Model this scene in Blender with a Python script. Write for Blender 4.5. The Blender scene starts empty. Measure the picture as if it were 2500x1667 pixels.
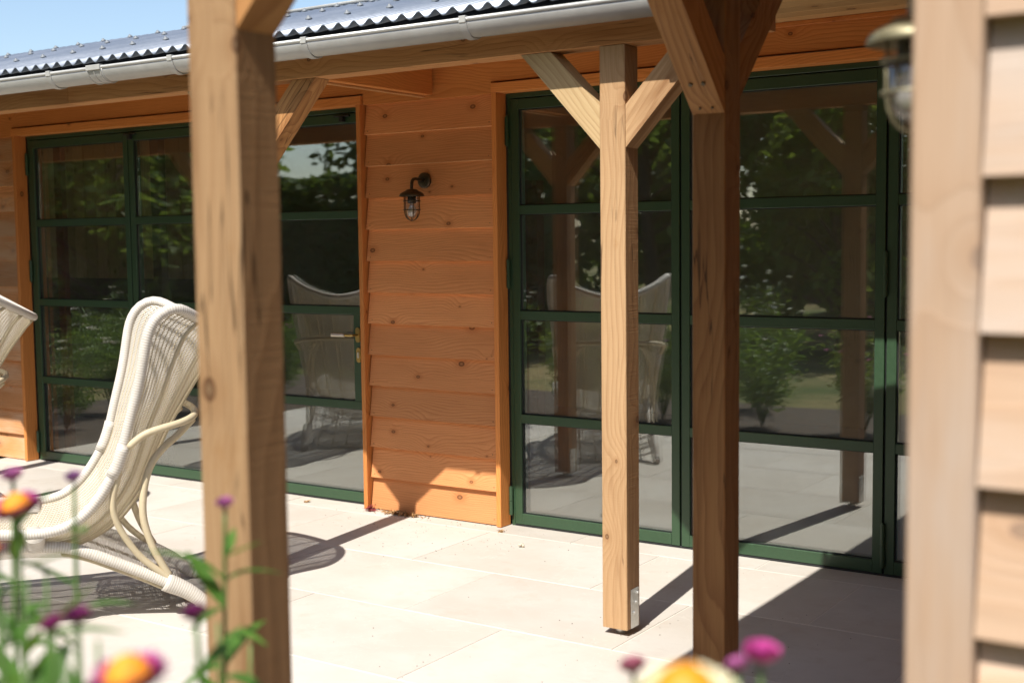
import bpy, bmesh, math, random
from mathutils import Vector, Matrix, noise as mnoise
rnd = random.Random(7)
R = math.radians
S = bpy.context.scene
COL = S.collection

# ------------------------------------------------------------------ camera
YAW, PITCH, ROLL = R(33.713), R(4.561), R(-0.674)
CAM = Vector((0.0, -5.477, 1.5))
fw = Vector((-math.sin(YAW)*math.cos(PITCH), math.cos(YAW)*math.cos(PITCH), -math.sin(PITCH)))
r0 = Vector((math.cos(YAW), math.sin(YAW), 0)); u0 = r0.cross(fw)
rt = r0*math.cos(ROLL) + u0*math.sin(ROLL); up = -r0*math.sin(ROLL) + u0*math.cos(ROLL)
cd = bpy.data.cameras.new('camera'); cam = bpy.data.objects.new('camera', cd); COL.objects.link(cam)
cd.sensor_width = 36; cd.lens = 44.42; cd.clip_start = 0.05; cd.clip_end = 400
cam.matrix_world = Matrix(((rt.x, up.x, -fw.x, CAM.x), (rt.y, up.y, -fw.y, CAM.y), (rt.z, up.z, -fw.z, CAM.z), (0, 0, 0, 1)))
cd.dof.use_dof = True; cd.dof.focus_distance = 5.7; cd.dof.aperture_fstop = 2.8
S.camera = cam

# ------------------------------------------------------------------ sky, sun, exposure
SUN_EL = 53.7; SUN_DIR = Vector((0.137*math.cos(R(SUN_EL)), -0.9906*math.cos(R(SUN_EL)), math.sin(R(SUN_EL))))
W = bpy.data.worlds.new('World'); S.world = W; W.use_nodes = True
wn = W.node_tree.nodes; wl = W.node_tree.links
sky = wn.new('ShaderNodeTexSky'); sky.sky_type = 'NISHITA'; sky.sun_disc = False
sky.sun_elevation = R(SUN_EL); sky.sun_rotation = math.atan2(SUN_DIR.x, SUN_DIR.y)
sky.air_density = 1.0; sky.dust_density = 1.2; sky.ozone_density = 1.0
bg = wn['Background']; bg.inputs['Strength'].default_value = 0.105
wl.new(sky.outputs[0], bg.inputs['Color'])
sd = bpy.data.lights.new('sun', 'SUN'); sun = bpy.data.objects.new('sun', sd); COL.objects.link(sun)
sd.energy = 4.3; sd.angle = R(0.53); sd.color = (1.0, 0.955, 0.88)
sun.rotation_euler = (-SUN_DIR).to_track_quat('-Z', 'Y').to_euler(); sun.location = SUN_DIR*30
S.view_settings.view_transform = 'Standard'; S.view_settings.look = 'None'
S.view_settings.exposure = 0.80; S.view_settings.gamma = 1.0
S.render.engine = 'CYCLES'
S.cycles.use_denoising = True
S.cycles.max_bounces = 10; S.cycles.transparent_max_bounces = 24; S.cycles.diffuse_bounces = 5; S.cycles.glossy_bounces = 5
S.cycles.sample_clamp_indirect = 8.0; S.cycles.caustics_reflective = False; S.cycles.caustics_refractive = False

# ------------------------------------------------------------------ node helpers
class NT:
    def __init__(s, name):
        s.m = bpy.data.materials.new(name); s.m.use_nodes = True
        s.t = s.m.node_tree; s.t.nodes.clear()
        s.out = s.t.nodes.new('ShaderNodeOutputMaterial')
    def n(s, typ, **kw):
        nd = s.t.nodes.new('ShaderNode'+typ)
        for k, v in kw.items(): setattr(nd, k, v)
        return nd
    def set(s, sock, v):
        if hasattr(v, 'links') or isinstance(v, bpy.types.NodeSocket): s.t.links.new(v, sock)
        else: sock.default_value = v
    def math(s, op, a, b=None, c=None, clamp=False):
        nd = s.n('Math', operation=op); nd.use_clamp = clamp
        for i, v in enumerate((a, b, c)):
            if v is not None: s.set(nd.inputs[i], v)
        return nd.outputs[0]
    def vmath(s, op, a, b=None):
        nd = s.n('VectorMath', operation=op); s.set(nd.inputs[0], a)
        if b is not None: s.set(nd.inputs[1], b)
        return nd.outputs[0]
    def noise(s, vec, scale=1, detail=3, rough=0.5, dist=0.0):
        nd = s.n('TexNoise'); s.set(nd.inputs['Vector'], vec)
        nd.inputs['Scale'].default_value = scale; nd.inputs['Detail'].default_value = detail
        nd.inputs['Roughness'].default_value = rough; nd.inputs['Distortion'].default_value = dist
        return nd.outputs['Fac']
    def mix(s, fac, a, b, blend='MIX'):
        nd = s.n('Mix', data_type='RGBA', blend_type=blend)
        s.set(nd.inputs[0], fac); s.set(nd.inputs[6], a); s.set(nd.inputs[7], b)
        return nd.outputs[2]
    def ramp(s, fac, lo, hi, a=0.0, b=1.0, smooth=True):
        nd = s.n('MapRange'); nd.interpolation_type = 'SMOOTHSTEP' if smooth else 'LINEAR'
        s.set(nd.inputs[0], fac)
        for i, v in ((1, lo), (2, hi), (3, a), (4, b)): s.set(nd.inputs[i], v)
        return nd.outputs[0]
    def bsdf(s, color, rough=0.6, metal=0.0, normal=None, spec=0.5, **kw):
        b = s.n('BsdfPrincipled'); s.set(b.inputs['Base Color'], color); s.set(b.inputs['Roughness'], rough)
        b.inputs['Metallic'].default_value = metal; b.inputs['Specular IOR Level'].default_value = spec
        for k, v in kw.items(): s.set(b.inputs[k], v)
        if normal is not None: s.t.links.new(normal, b.inputs['Normal'])
        s.t.links.new(b.outputs[0], s.out.inputs[0]); return b
    def bump(s, h, strength=0.3, dist=0.002):
        nd = s.n('Bump'); nd.inputs['Strength'].default_value = strength; nd.inputs['Distance'].default_value = dist
        s.set(nd.inputs['Height'], h); return nd.outputs[0]
def c4(c): return (c[0], c[1], c[2], 1.0)

def wood(name, light, dark, knot=(0.10, 0.035, 0.012), rings=55, knots=0.55, grey=None, rough=0.62, sawn=0.0, contrast=0.6, fine=0.25, stain=0.0):
    N = NT(name)
    tc = N.n('TexCoord'); oi = N.n('ObjectInfo')
    off = N.vmath('MULTIPLY', oi.outputs['Random'], (37.1, 91.7, 53.3))
    v = N.vmath('ADD', tc.outputs['Object'], off)
    sp = N.n('SeparateXYZ'); N.set(sp.inputs[0], v)
    yz = N.math('ADD', sp.outputs[1], sp.outputs[2])
    cb = N.n('CombineXYZ'); N.set(cb.inputs[0], sp.outputs[0]); N.set(cb.inputs[1], N.math('MULTIPLY', yz, 1.35))
    vo = N.n('TexVoronoi', voronoi_dimensions='2D', feature='F1'); N.set(vo.inputs['Vector'], cb.outputs[0]); vo.inputs['Scale'].default_value = 3.4
    d = vo.outputs['Distance']; vc = N.n('SeparateColor'); N.set(vc.inputs[0], vo.outputs['Color'])
    on = N.math('LESS_THAN', vc.outputs[0], knots)
    size = N.math('MULTIPLY_ADD', vc.outputs[1], 0.066, 0.016)
    bumpk = N.math('MULTIPLY', N.math('EXPONENT', N.math('MULTIPLY', N.math('POWER', N.math('DIVIDE', d, 0.24), 2.0), -1.0)), on)
    warp = N.noise(N.vmath('MULTIPLY', v, (0.75, 2.6, 2.6)), 1.0, 2.0, 0.5)
    warp2 = N.noise(N.vmath('MULTIPLY', v, (2.6, 9, 9)), 1.0, 3, 0.6)
    ph = N.math('MULTIPLY_ADD', yz, rings, N.math('MULTIPLY', warp, rings*0.36))
    ph = N.math('MULTIPLY_ADD', bumpk, 2.6, ph)
    ph = N.math('MULTIPLY_ADD', warp2, 1.2, ph)
    sw = N.math('FRACT', ph)
    late = N.math('POWER', sw, 2.2)                       # early wood fading into a darker late-wood line
    late = N.math('MULTIPLY', late, N.ramp(sw, 1.0, 0.93, 0.0, 1.0))
    fib = N.noise(N.vmath('MULTIPLY', v, (5, 260, 260)), 1.0, 2, 0.6)
    big = N.noise(N.vmath('MULTIPLY', v, (0.8, 2.4, 2.4)), 1.0, 3, 0.55)
    col = N.mix(N.math('MULTIPLY', late, contrast), c4(light), c4(dark))
    col = N.mix(N.ramp(big, 0.35, 0.72, 0.0, 0.42), col, c4(tuple(a*0.5+b*0.5 for a, b in zip(dark, (light[0]*0.8, light[1]*0.72, light[2]*0.65)))))
    col = N.mix(N.ramp(fib, 0.45, 0.75, 0.0, fine), col, c4(tuple(x*0.55 for x in dark)))
    kn = N.math('MULTIPLY', N.math('MULTIPLY', N.ramp(d, size, N.math('MULTIPLY', size, 0.75), 0.0, 1.0), on), 0.85)
    col = N.mix(N.math('MULTIPLY', N.ramp(d, N.math('MULTIPLY', size, 3.2), size, 0.0, 0.5), on), col, c4(dark))
    core = N.mix(N.ramp(d, 0.0, N.math('MULTIPLY', size, 0.8), 0.0, 1.0), c4(tuple(x*0.55 for x in light)), c4(knot))
    col = N.mix(kn, col, core)
    if grey is not None:
        g = N.noise(N.vmath('MULTIPLY', v, (1.3, 6, 6)), 1.0, 4, 0.6)
        col = N.mix(N.ramp(g, 0.38, 0.68, 0.0, 0.75), col, c4(grey))
    if stain:
        sn = N.noise(N.vmath('MULTIPLY', v, (0.9, 7, 7)), 1.0, 4, 0.62); s2 = N.noise(N.vmath('MULTIPLY', v, (7, 10, 10)), 1.0, 4, 0.65)
        col = N.mix(N.ramp(sn, 0.50, 0.74, 0.0, stain), col, c4(tuple(x*f for x, f in zip(dark, (0.62, 0.52, 0.42)))))
        ck = N.math('ABSOLUTE', N.math('SUBTRACT', N.noise(N.vmath('MULTIPLY', v, (0.7, 17, 17)), 1.0, 3, 0.55), 0.5))
        cm = N.noise(N.vmath('MULTIPLY', v, (1.6, 3, 3)), 1.0, 2, 0.5)
        crack = N.math('MULTIPLY', N.ramp(ck, 0.010, 0.003, 0.0, 1.0), N.ramp(cm, 0.50, 0.60, 0.0, 0.8))
        col = N.mix(crack, col, c4(tuple(x*0.22 for x in dark)))
        col = N.mix(N.ramp(s2, 0.60, 0.78, 0.0, stain*0.6), col, c4(tuple(x*f for x, f in zip(light, (0.72, 0.58, 0.42)))))
    tint = N.math('MULTIPLY_ADD', oi.outputs['Random'], 0.46, 0.77)
    col = N.mix(1.0, col, N.vmath('MULTIPLY', (1, 1, 1), tint), 'MULTIPLY')
    h = N.math('ADD', N.math('MULTIPLY', late, 0.6), N.math('MULTIPLY', fib, 0.5))
    if sawn:
        sm = N.noise(N.vmath('MULTIPLY', v, (240, 5, 5)), 1.0, 2, 0.5)
        h = N.math('ADD', h, N.math('MULTIPLY', sm, sawn))
    N.bsdf(col, N.ramp(fib, 0.2, 0.8, rough-0.08, rough+0.14), normal=N.bump(h, 0.45, 0.0016), spec=0.3)
    return N.m

def plain(name, col, rough=0.5, metal=0.0, var=0.15, scale=18, bump=0.0, spec=0.5):
    N = NT(name); tc = N.n('TexCoord')
    n1 = N.noise(tc.outputs['Object'], scale, 4, 0.6)
    c = N.mix(N.ramp(n1, 0.3, 0.7, 0.0, 1.0), c4(tuple(x*(1-var) for x in col)), c4(tuple(min(1, x*(1+var)) for x in col)))
    N.bsdf(c, N.ramp(n1, 0.3, 0.7, rough*0.85, min(1, rough*1.15)), metal, N.bump(n1, bump, 0.002) if bump else None, spec)
    return N.m

M = {}
M['clad'] = wood('cladding_larch', (0.72, 0.325, 0.130), (0.45, 0.155, 0.050), rings=60, knots=0.7, contrast=0.62)
M['clad_lit_edge'] = wood('cladding_lit_edge', (0.86, 0.52, 0.26), (0.70, 0.36, 0.14), rings=90, knots=0.0, contrast=0.4)
M['clad_weathered'] = wood('cladding_larch_weathered', (0.60, 0.29, 0.12), (0.33, 0.12, 0.04), rings=58, grey=(0.58, 0.40, 0.27))
M['trim'] = wood('trim_larch', (0.74, 0.295, 0.082), (0.48, 0.145, 0.033), rings=70, knots=0.3)
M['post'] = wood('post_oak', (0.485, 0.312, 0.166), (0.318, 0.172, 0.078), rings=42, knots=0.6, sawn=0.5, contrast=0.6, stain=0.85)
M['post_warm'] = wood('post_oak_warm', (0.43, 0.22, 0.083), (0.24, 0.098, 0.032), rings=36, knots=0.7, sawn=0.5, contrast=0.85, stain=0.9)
M['sawn'] = wood('post_sawn_shaded_side', (0.37, 0.210, 0.098), (0.23, 0.112, 0.045), rings=30, knots=0.6, sawn=1.2, contrast=0.6, stain=0.9)
M['beam'] = wood('beam_larch', (0.62, 0.315, 0.125), (0.41, 0.165, 0.055), rings=48, knots=0.35, stain=0.5)
M['brace'] = wood('brace_pale', (0.58, 0.42, 0.225), (0.40, 0.245, 0.108), rings=50, knots=0.2, contrast=0.75)
M['bleached'] = wood('cladding_bleached', (0.50, 0.345, 0.235), (0.42, 0.26, 0.155), knot=(0.25, 0.16, 0.11), rings=16, knots=0.3, grey=(0.50, 0.425, 0.37), contrast=0.5)
M['soffit'] = wood('soffit_pine', (0.62, 0.40, 0.185), (0.46, 0.25, 0.09), rings=40, knots=0.6)
M['inner_plank'] = wood('interior_plank', (0.50, 0.38, 0.22), (0.22, 0.15, 0.075), rings=48, knots=0.5, contrast=0.8)
M['inner_dark'] = plain('interior_dark', (0.10, 0.075, 0.05), 0.8)
M['inner_floor'] = plain('interior_floor', (0.28, 0.24, 0.19), 0.6, scale=3)
M['inner_red'] = plain('interior_red_wood', (0.16, 0.045, 0.022), 0.45)
M['inner_wall'] = plain('interior_plaster', (0.32, 0.25, 0.16), 0.85, scale=2)
M['green'] = plain('green_powder_coat', (0.031, 0.068, 0.033), 0.40, var=0.05, scale=60, spec=0.5)
M['gasket'] = plain('black_gasket', (0.012, 0.013, 0.014), 0.6)
M['galv'] = plain('galvanised_gutter', (0.50, 0.495, 0.465), 0.46, 0.35, var=0.05, scale=9)
M['steel'] = plain('galvanised_plate', (0.62, 0.61, 0.57), 0.42, 0.8, var=0.12, scale=40)
M['cap'] = plain('fixing_cap_grey', (0.17, 0.185, 0.20), 0.55, 0.1, var=0.1)
M['zinc'] = plain('zinc_screw', (0.70, 0.70, 0.68), 0.3, 1.0, var=0.05)
M['brass'] = plain('aged_brass', (0.50, 0.35, 0.12), 0.38, 0.9, var=0.2, scale=60)
M['nickel'] = plain('nickel_grip', (0.55, 0.50, 0.42), 0.32, 0.95, var=0.1, scale=90)
M['bronze'] = plain('dark_bronze', (0.075, 0.058, 0.036), 0.42, 0.75, var=0.25, scale=50, bump=0.1)
M['brass_dull'] = plain('dull_brass_cage', (0.27, 0.245, 0.155), 0.5, 0.6, var=0.2, scale=50)
M['navy'] = plain('dark_eaves_filler', (0.010, 0.014, 0.024), 0.6)
M['soil'] = plain('soil', (0.065, 0.045, 0.03), 0.95, var=0.4, scale=14, bump=0.6)
M['dry'] = plain('dry_leaf', (0.33, 0.19, 0.08), 0.8, var=0.4, scale=40)
M['dryred'] = plain('dry_red_petal', (0.22, 0.03, 0.035), 0.7, var=0.4, scale=60)
M['snail'] = plain('snail_shell', (0.62, 0.54, 0.42), 0.4, var=0.2, scale=200)

def roof_mat():
    N = NT('roof_anthracite'); tc = N.n('TexCoord')
    n1 = N.noise(tc.outputs['Object'], 2.2, 5, 0.6); n2 = N.noise(tc.outputs['Object'], 40, 2, 0.5)
    c = N.mix(N.ramp(n1, 0.35, 0.7), (0.175, 0.203, 0.25, 1), (0.235, 0.263, 0.31, 1))
    N.bsdf(c, N.ramp(n2, 0.3, 0.7, 0.34, 0.46), 0.35, N.bump(n2, 0.05, 0.001), 0.6); return N.m
M['roof'] = roof_mat()

def stone_mat():
    N = NT('limestone_slab'); tc = N.n('TexCoord'); oi = N.n('ObjectInfo')
    v = N.vmath('ADD', tc.outputs['Object'], N.vmath('MULTIPLY', oi.outputs['Random'], (41, 67, 23)))
    n1 = N.noise(v, 1.6, 4, 0.6); n2 = N.noise(v, 9, 5, 0.65); n3 = N.noise(v, 120, 3, 0.6)
    c = N.mix(N.ramp(n1, 0.35, 0.68), (0.488, 0.446, 0.394, 1), (0.536, 0.502, 0.457, 1))
    c = N.mix(N.ramp(n2, 0.52, 0.72, 0.0, 0.35), c, (0.44, 0.37, 0.305, 1))
    vein = N.math('ABSOLUTE', N.math('SUBTRACT', N.noise(v, 0.9, 5, 0.7, 1.2), 0.5))
    c = N.mix(N.ramp(vein, 0.004, 0.0015, 0.0, 0.3), c, (0.60, 0.57, 0.52, 1))
    c = N.mix(N.ramp(n3, 0.66, 0.74, 0.0, 0.25), c, (0.31, 0.27, 0.225, 1))
    # dust speckle and faint scuffs
    sc = N.noise(N.vmath('MULTIPLY', v, (5, 26, 1)), 1.0, 3, 0.7)
    c = N.mix(N.ramp(sc, 0.60, 0.80, 0.0, 0.28), c, (0.37, 0.32, 0.275, 1))
    tint = N.math('MULTIPLY_ADD', oi.outputs['Random'], 0.14, 0.93)
    c = N.mix(1.0, c, N.vmath('MULTIPLY', (1, 1, 1), tint), 'MULTIPLY')
    N.bsdf(c, N.ramp(n2, 0.3, 0.7, 0.55, 0.75), 0.0, N.bump(N.math('ADD', n2, N.math('MULTIPLY', n3, 0.4)), 0.12, 0.002), 0.35); return N.m
M['stone'] = stone_mat()
M['grout'] = plain('cream_grout', (0.60, 0.56, 0.50), 0.85, var=0.06, scale=60)

def schlick(N, f0, normal=None):
    ge = N.n('NewGeometry'); c = N.n('VectorMath', operation='DOT_PRODUCT')
    N.set(c.inputs[0], ge.outputs['Incoming']); N.set(c.inputs[1], ge.outputs['Normal'])
    k = N.math('POWER', N.math('SUBTRACT', 1.0, N.math('ABSOLUTE', c.outputs['Value']), clamp=True), 5.0)
    return N.math('MULTIPLY_ADD', k, 1.0-f0, f0, clamp=True)
def glass_mat():
    N = NT('door_glass'); tc = N.n('TexCoord'); oi = N.n('ObjectInfo')
    v = N.vmath('ADD', tc.outputs['Object'], N.vmath('MULTIPLY', oi.outputs['Random'], (17, 29, 11)))
    b = N.bump(N.noise(v, 2.6, 1, 0.4), 0.03, 0.010)
    gl = N.n('BsdfGlossy'); gl.inputs['Roughness'].default_value = 0.0; gl.inputs['Color'].default_value = (0.95, 0.98, 0.96, 1)
    N.t.links.new(b, gl.inputs['Normal'])
    tr = N.n('BsdfTransparent'); tr.inputs['Color'].default_value = (0.92, 0.945, 0.93, 1)
    mx = N.n('MixShader'); N.set(mx.inputs[0], schlick(N, 0.20)); N.t.links.new(tr.outputs[0], mx.inputs[1]); N.t.links.new(gl.outputs[0], mx.inputs[2])
    df = N.n('BsdfDiffuse'); df.inputs['Color'].default_value = (0.55, 0.56, 0.54, 1)      # a little dust on the panes
    dust = N.noise(N.vmath('MULTIPLY', v, (1.4, 1.4, 1.4)), 2.0, 5, 0.65)
    m2 = N.n('MixShader'); N.set(m2.inputs[0], N.ramp(dust, 0.3, 0.75, 0.008, 0.030)); N.t.links.new(mx.outputs[0], m2.inputs[1]); N.t.links.new(df.outputs[0], m2.inputs[2])
    N.t.links.new(m2.outputs[0], N.out.inputs[0]); return N.m
M['glass'] = glass_mat()
def clear_mat(name='lantern_glass', haze=0.06):
    N = NT(name)
    gl = N.n('BsdfGlossy'); gl.inputs['Roughness'].default_value = 0.02
    tr = N.n('BsdfTransparent'); tr.inputs['Color'].default_value = (0.93, 0.94, 0.95, 1)
    mx = N.n('MixShader'); N.set(mx.inputs[0], schlick(N, 0.16)); N.t.links.new(tr.outputs[0], mx.inputs[1]); N.t.links.new(gl.outputs[0], mx.inputs[2])
    df = N.n('BsdfDiffuse'); df.inputs['Color'].default_value = (0.85, 0.80, 0.74, 1); m2 = N.n('MixShader'); m2.inputs[0].default_value = haze
    N.t.links.new(mx.outputs[0], m2.inputs[1]); N.t.links.new(df.outputs[0], m2.inputs[2]); N.t.links.new(m2.outputs[0], N.out.inputs[0]); return N.m
M['clear'] = clear_mat(); M['bulb'] = clear_mat('bulb_glass', 0.38)

def rattan(name, col, wrap=True, freq=180):
    N = NT(name); tc = N.n('TexCoord'); uv = tc.outputs['UV']
    sp = N.n('SeparateXYZ'); N.set(sp.inputs[0], uv)
    n1 = N.noise(tc.outputs['Object'], 7, 4, 0.6); n2 = N.noise(tc.outputs['Object'], 55, 2, 0.6)
    c = N.mix(N.ramp(n1, 0.3, 0.7), c4(tuple(x*0.90 for x in col)), c4(col))
    c = N.mix(N.ramp(n2, 0.5, 0.75, 0, 0.22), c, c4(tuple(x*f for x, f in zip(col, (0.74, 0.66, 0.54)))))
    h = n2
    if wrap:
        st = N.math('SINE', N.math('MULTIPLY', sp.outputs[0], freq))
        c = N.mix(N.ramp(st, -0.35, -1.0, 0.0, 0.55), c, c4(tuple(x*f for x, f in zip(col, (0.55, 0.47, 0.36)))))
        h = N.math('ADD', N.math('MULTIPLY', st, 0.5), N.math('MULTIPLY', n2, 0.2))
    N.bsdf(c, 0.55, 0.0, N.bump(h, 0.5, 0.0015), 0.35); return N.m
M['rat_wrap'] = rattan('rattan_wrapping', (0.63, 0.595, 0.54), True, 620)
M['rat_weave'] = rattan('rattan_weave', (0.60, 0.555, 0.485), False)
M['rat_pole'] = rattan('rattan_pole', (0.56, 0.475, 0.32), False)

def leafmat(name, a, b, trans=0.35, rough=0.5):
    N = NT(name); oi = N.n('ObjectInfo'); tc = N.n('TexCoord'); ge = N.n('NewGeometry')
    f = N.math('FRACT', N.math('ADD', N.math('MULTIPLY', ge.outputs['Random Per Island'], 1.0), oi.outputs['Random']))
    c = N.mix(f, c4(a), c4(b))
    bs = N.n('BsdfPrincipled'); N.set(bs.inputs['Base Color'], c); bs.inputs['Roughness'].default_value = rough; bs.inputs['Specular IOR Level'].default_value = 0.4
    tl = N.n('BsdfTranslucent'); N.set(tl.inputs['Color'], N.mix(0.5, c, (0.20, 0.26, 0.03, 1)))
    mx = N.n('MixShader'); mx.inputs[0].default_value = trans
    N.t.links.new(bs.outputs[0], mx.inputs[1]); N.t.links.new(tl.outputs[0], mx.inputs[2]); N.t.links.new(mx.outputs[0], N.out.inputs[0]); return N.m
M['leaf'] = leafmat('leaf_midgreen', (0.070, 0.135, 0.022), (0.14, 0.225, 0.038), 0.5)
M['leaf_dark'] = leafmat('leaf_dark', (0.040, 0.085, 0.018), (0.085, 0.145, 0.028), 0.45)
M['leaf_yellow'] = leafmat('leaf_yellowgreen', (0.10, 0.17, 0.022), (0.19, 0.25, 0.035), 0.5)
M['leaf_bright'] = leafmat('leaf_bright', (0.085, 0.175, 0.030), (0.17, 0.28, 0.055), 0.45)
M['leaf_flower'] = leafmat('leaf_strawflower', (0.040, 0.115, 0.018), (0.095, 0.215, 0.032), 0.4)
M['stem'] = plain('green_stem', (0.07, 0.135, 0.028), 0.55, var=0.2)
M['bark'] = plain('bark', (0.085, 0.062, 0.045), 0.9, var=0.4, scale=9, bump=0.8)
for nm, a, b in (('p_pale', (0.62, 0.22, 0.48), (0.48, 0.12, 0.36)), ('p_mag', (0.30, 0.012, 0.16), (0.42, 0.045, 0.25)), ('p_dark', (0.16, 0.012, 0.10), (0.26, 0.04, 0.17)),
                 ('p_hot', (0.50, 0.03, 0.26), (0.66, 0.13, 0.42)), ('p_dusty', (0.55, 0.20, 0.26), (0.42, 0.12, 0.20)), ('p_cream', (0.85, 0.80, 0.48), (0.88, 0.86, 0.66)), ('p_orange', (0.72, 0.23, 0.008), (0.78, 0.33, 0.02)), ('p_lilac', (0.33, 0.11, 0.33), (0.46, 0.20, 0.46)), ('p_white', (0.75, 0.75, 0.70), (0.8, 0.78, 0.75))):
    M[nm] = leafmat('petal_'+nm, a, b, 0.25, 0.45)
M['disc'] = plain('flower_disc', (0.72, 0.255, 0.012), 0.75, var=0.35, scale=160, bump=0.5)
def lawn_mat():
    N = NT('lawn'); tc = N.n('TexCoord'); n1 = N.noise(tc.outputs['Object'], 0.35, 5, 0.6); n2 = N.noise(tc.outputs['Object'], 14, 4, 0.65)
    c = N.mix(N.ramp(n1, 0.35, 0.65), (0.075, 0.10, 0.028, 1), (0.24, 0.185, 0.085, 1))
    c = N.mix(N.ramp(n2, 0.4, 0.7, 0, 0.5), c, (0.055, 0.07, 0.022, 1)); N.bsdf(c, 0.9, 0, N.bump(n2, 0.8, 0.03), 0.2); return N.m
M['lawn'] = lawn_mat()

# ------------------------------------------------------------------ object helpers
WM = {}
def tag(o, label=None, cat=None, group=None, kind=None):
    if label: o['label'] = label
    if cat: o['category'] = cat
    if group: o['group'] = group
    if kind: o['kind'] = kind
    return o
def link(o, mw=None, parent=None):
    COL.objects.link(o); mw = mw or Matrix.Identity(4)
    if parent is not None:
        o.parent = parent; o.matrix_parent_inverse = WM[parent.name].inverted()
    o.matrix_basis = mw; WM[o.name] = mw.copy(); return o
def empty(name, loc=(0, 0, 0), parent=None):
    o = bpy.data.objects.new(name, None); o.empty_display_size = 0.1
    return link(o, Matrix.Translation(Vector(loc)), parent)
def mk(name, verts, faces, mat, parent=None, mw=None, smooth=False, uvs=None):
    me = bpy.data.meshes.new(name); me.from_pydata([tuple(v) for v in verts], [], faces); me.update()
    if uvs is not None:
        l = me.uv_layers.new(name='UVMap'); 
        for lp in me.loops: l.data[lp.index].uv = uvs[lp.vertex_index]
    if smooth: me.polygons.foreach_set('use_smooth', [True]*len(me.polygons))
    me.materials.append(M[mat] if isinstance(mat, str) else mat)
    return link(bpy.data.objects.new(name, me), mw, parent)
def inst(name, me, parent=None, mw=None):
    return link(bpy.data.objects.new(name, me), mw, parent)
BOXC = {}
def boxmesh(L, w, h, ch):
    """box from x=0..L centred in y,z with chamfered long edges"""
    k = (round(L, 4), round(w, 4), round(h, 4), ch)
    a, b, c = w/2, h/2, min(ch, w*0.3, h*0.3)
    if c <= 0: prof = [(-a, -b), (a, -b), (a, b), (-a, b)]
    else: prof = [(-a+c, -b), (a-c, -b), (a, -b+c), (a, b-c), (a-c, b), (-a+c, b), (-a, b-c), (-a, -b+c)]
    n = len(prof); V = [(0, y, z) for y, z in prof]+[(L, y, z) for y, z in prof]
    F = [(i, n+i, n+(i+1) % n, (i+1) % n) for i in range(n)]
    F = [tuple(reversed(f)) for f in F]
    F += [tuple(range(n-1, -1, -1)), tuple(range(n, 2*n))]
    F = [tuple(reversed(f)) for f in F]
    return V, F
def frame_mat(p0, p1, upv=(0, 0, 1)):
    p0, p1 = Vector(p0), Vector(p1); x = (p1-p0).normalized(); z = Vector(upv)
    if abs(x.dot(z)) > 0.99: z = Vector((0, -1, 0))
    y = z.cross(x).normalized(); z = x.cross(y)
    return Matrix(((x.x, y.x, z.x, p0.x), (x.y, y.y, z.y, p0.y), (x.z, y.z, z.z, p0.z), (0, 0, 0, 1)))
def timber(name, p0, p1, w, h, mat, parent=None, upv=(0, 0, 1), ch=0.003):
    """timber running p0->p1; w along local y (horizontal side), h along local z"""
    L = (Vector(p1)-Vector(p0)).length; V, F = boxmesh(L, w, h, ch)
    return mk(name, V, F, mat, parent, frame_mat(p0, p1, upv))
def box(name, lo, hi, mat, parent=None, ch=0.002):
    lo, hi = Vector(lo), Vector(hi); d = hi-lo
    ax = max(range(3), key=lambda i: d[i]); c = (lo+hi)/2
    p0, p1 = c.copy(), c.copy(); p0[ax] = lo[ax]; p1[ax] = hi[ax]
    if ax == 0: return timber(name, p0, p1, d.y, d.z, mat, parent, (0, 0, 1), ch)
    if ax == 1: return timber(name, p0, p1, d.x, d.z, mat, parent, (0, 0, 1), ch)
    return timber(name, p0, p1, d.x, d.y, mat, parent, (0, -1, 0), ch)
def prism(name, prof, x0, x1, mat, parent=None, axis='x'):
    """prof: list of (y,z) extruded along x, local origin at x0"""
    n = len(prof); L = x1-x0
    V = [(0, y, z) for y, z in prof]+[(L, y, z) for y, z in prof]
    F = [(i, (i+1) % n, n+(i+1) % n, n+i) for i in range(n)]+[tuple(range(n-1, -1, -1)), tuple(range(n, 2*n))]
    return mk(name, V, F, mat, parent, Matrix.Translation((x0, 0, 0)))
def catmull(P, k=8):
    P = [Vector(p) for p in P]; out = []
    for i in range(len(P)-1):
        a = P[i-1] if i else P[0]*2-P[1]; b, c = P[i], P[i+1]; d = P[i+2] if i+2 < len(P) else P[-1]*2-P[-2]
        for j in range(k):
            t = j/k; out.append(0.5*((2*b)+(c-a)*t+(2*a-5*b+4*c-d)*t*t+(3*b-3*c+d-a)*t**3))
    out.append(P[-1]); return out
def tubedata(pts, rad, n=8, cap=True, squash=None):
    pts = [Vector(p) for p in pts]; V, F, U = [], [], []
    rads = rad if isinstance(rad, (list, tuple)) else [rad]*len(pts)
    t = (pts[1]-pts[0]).normalized(); ref = Vector((0, 0, 1)) if abs(t.z) < 0.9 else Vector((1, 0, 0))
    nx = t.cross(ref).normalized(); s = 0
    for i, p in enumerate(pts):
        t2 = (pts[min(i+1, len(pts)-1)]-pts[max(i-1, 0)]).normalized()
        nx = (nx-t2*nx.dot(t2)).normalized(); ny = t2.cross(nx)
        if i: s += (p-pts[i-1]).length
        for j in range(n):
            a = 2*math.pi*j/n; V.append(p+(nx*math.cos(a)+ny*math.sin(a))*rads[i]); U.append((s, j/n))
    for i in range(len(pts)-1):
        for j in range(n): F.append((i*n+j, i*n+(j+1) % n, (i+1)*n+(j+1) % n, (i+1)*n+j))
    if cap: F += [tuple(range(n-1, -1, -1)), tuple(range((len(pts)-1)*n, len(pts)*n))]
    return V, F, U
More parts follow.
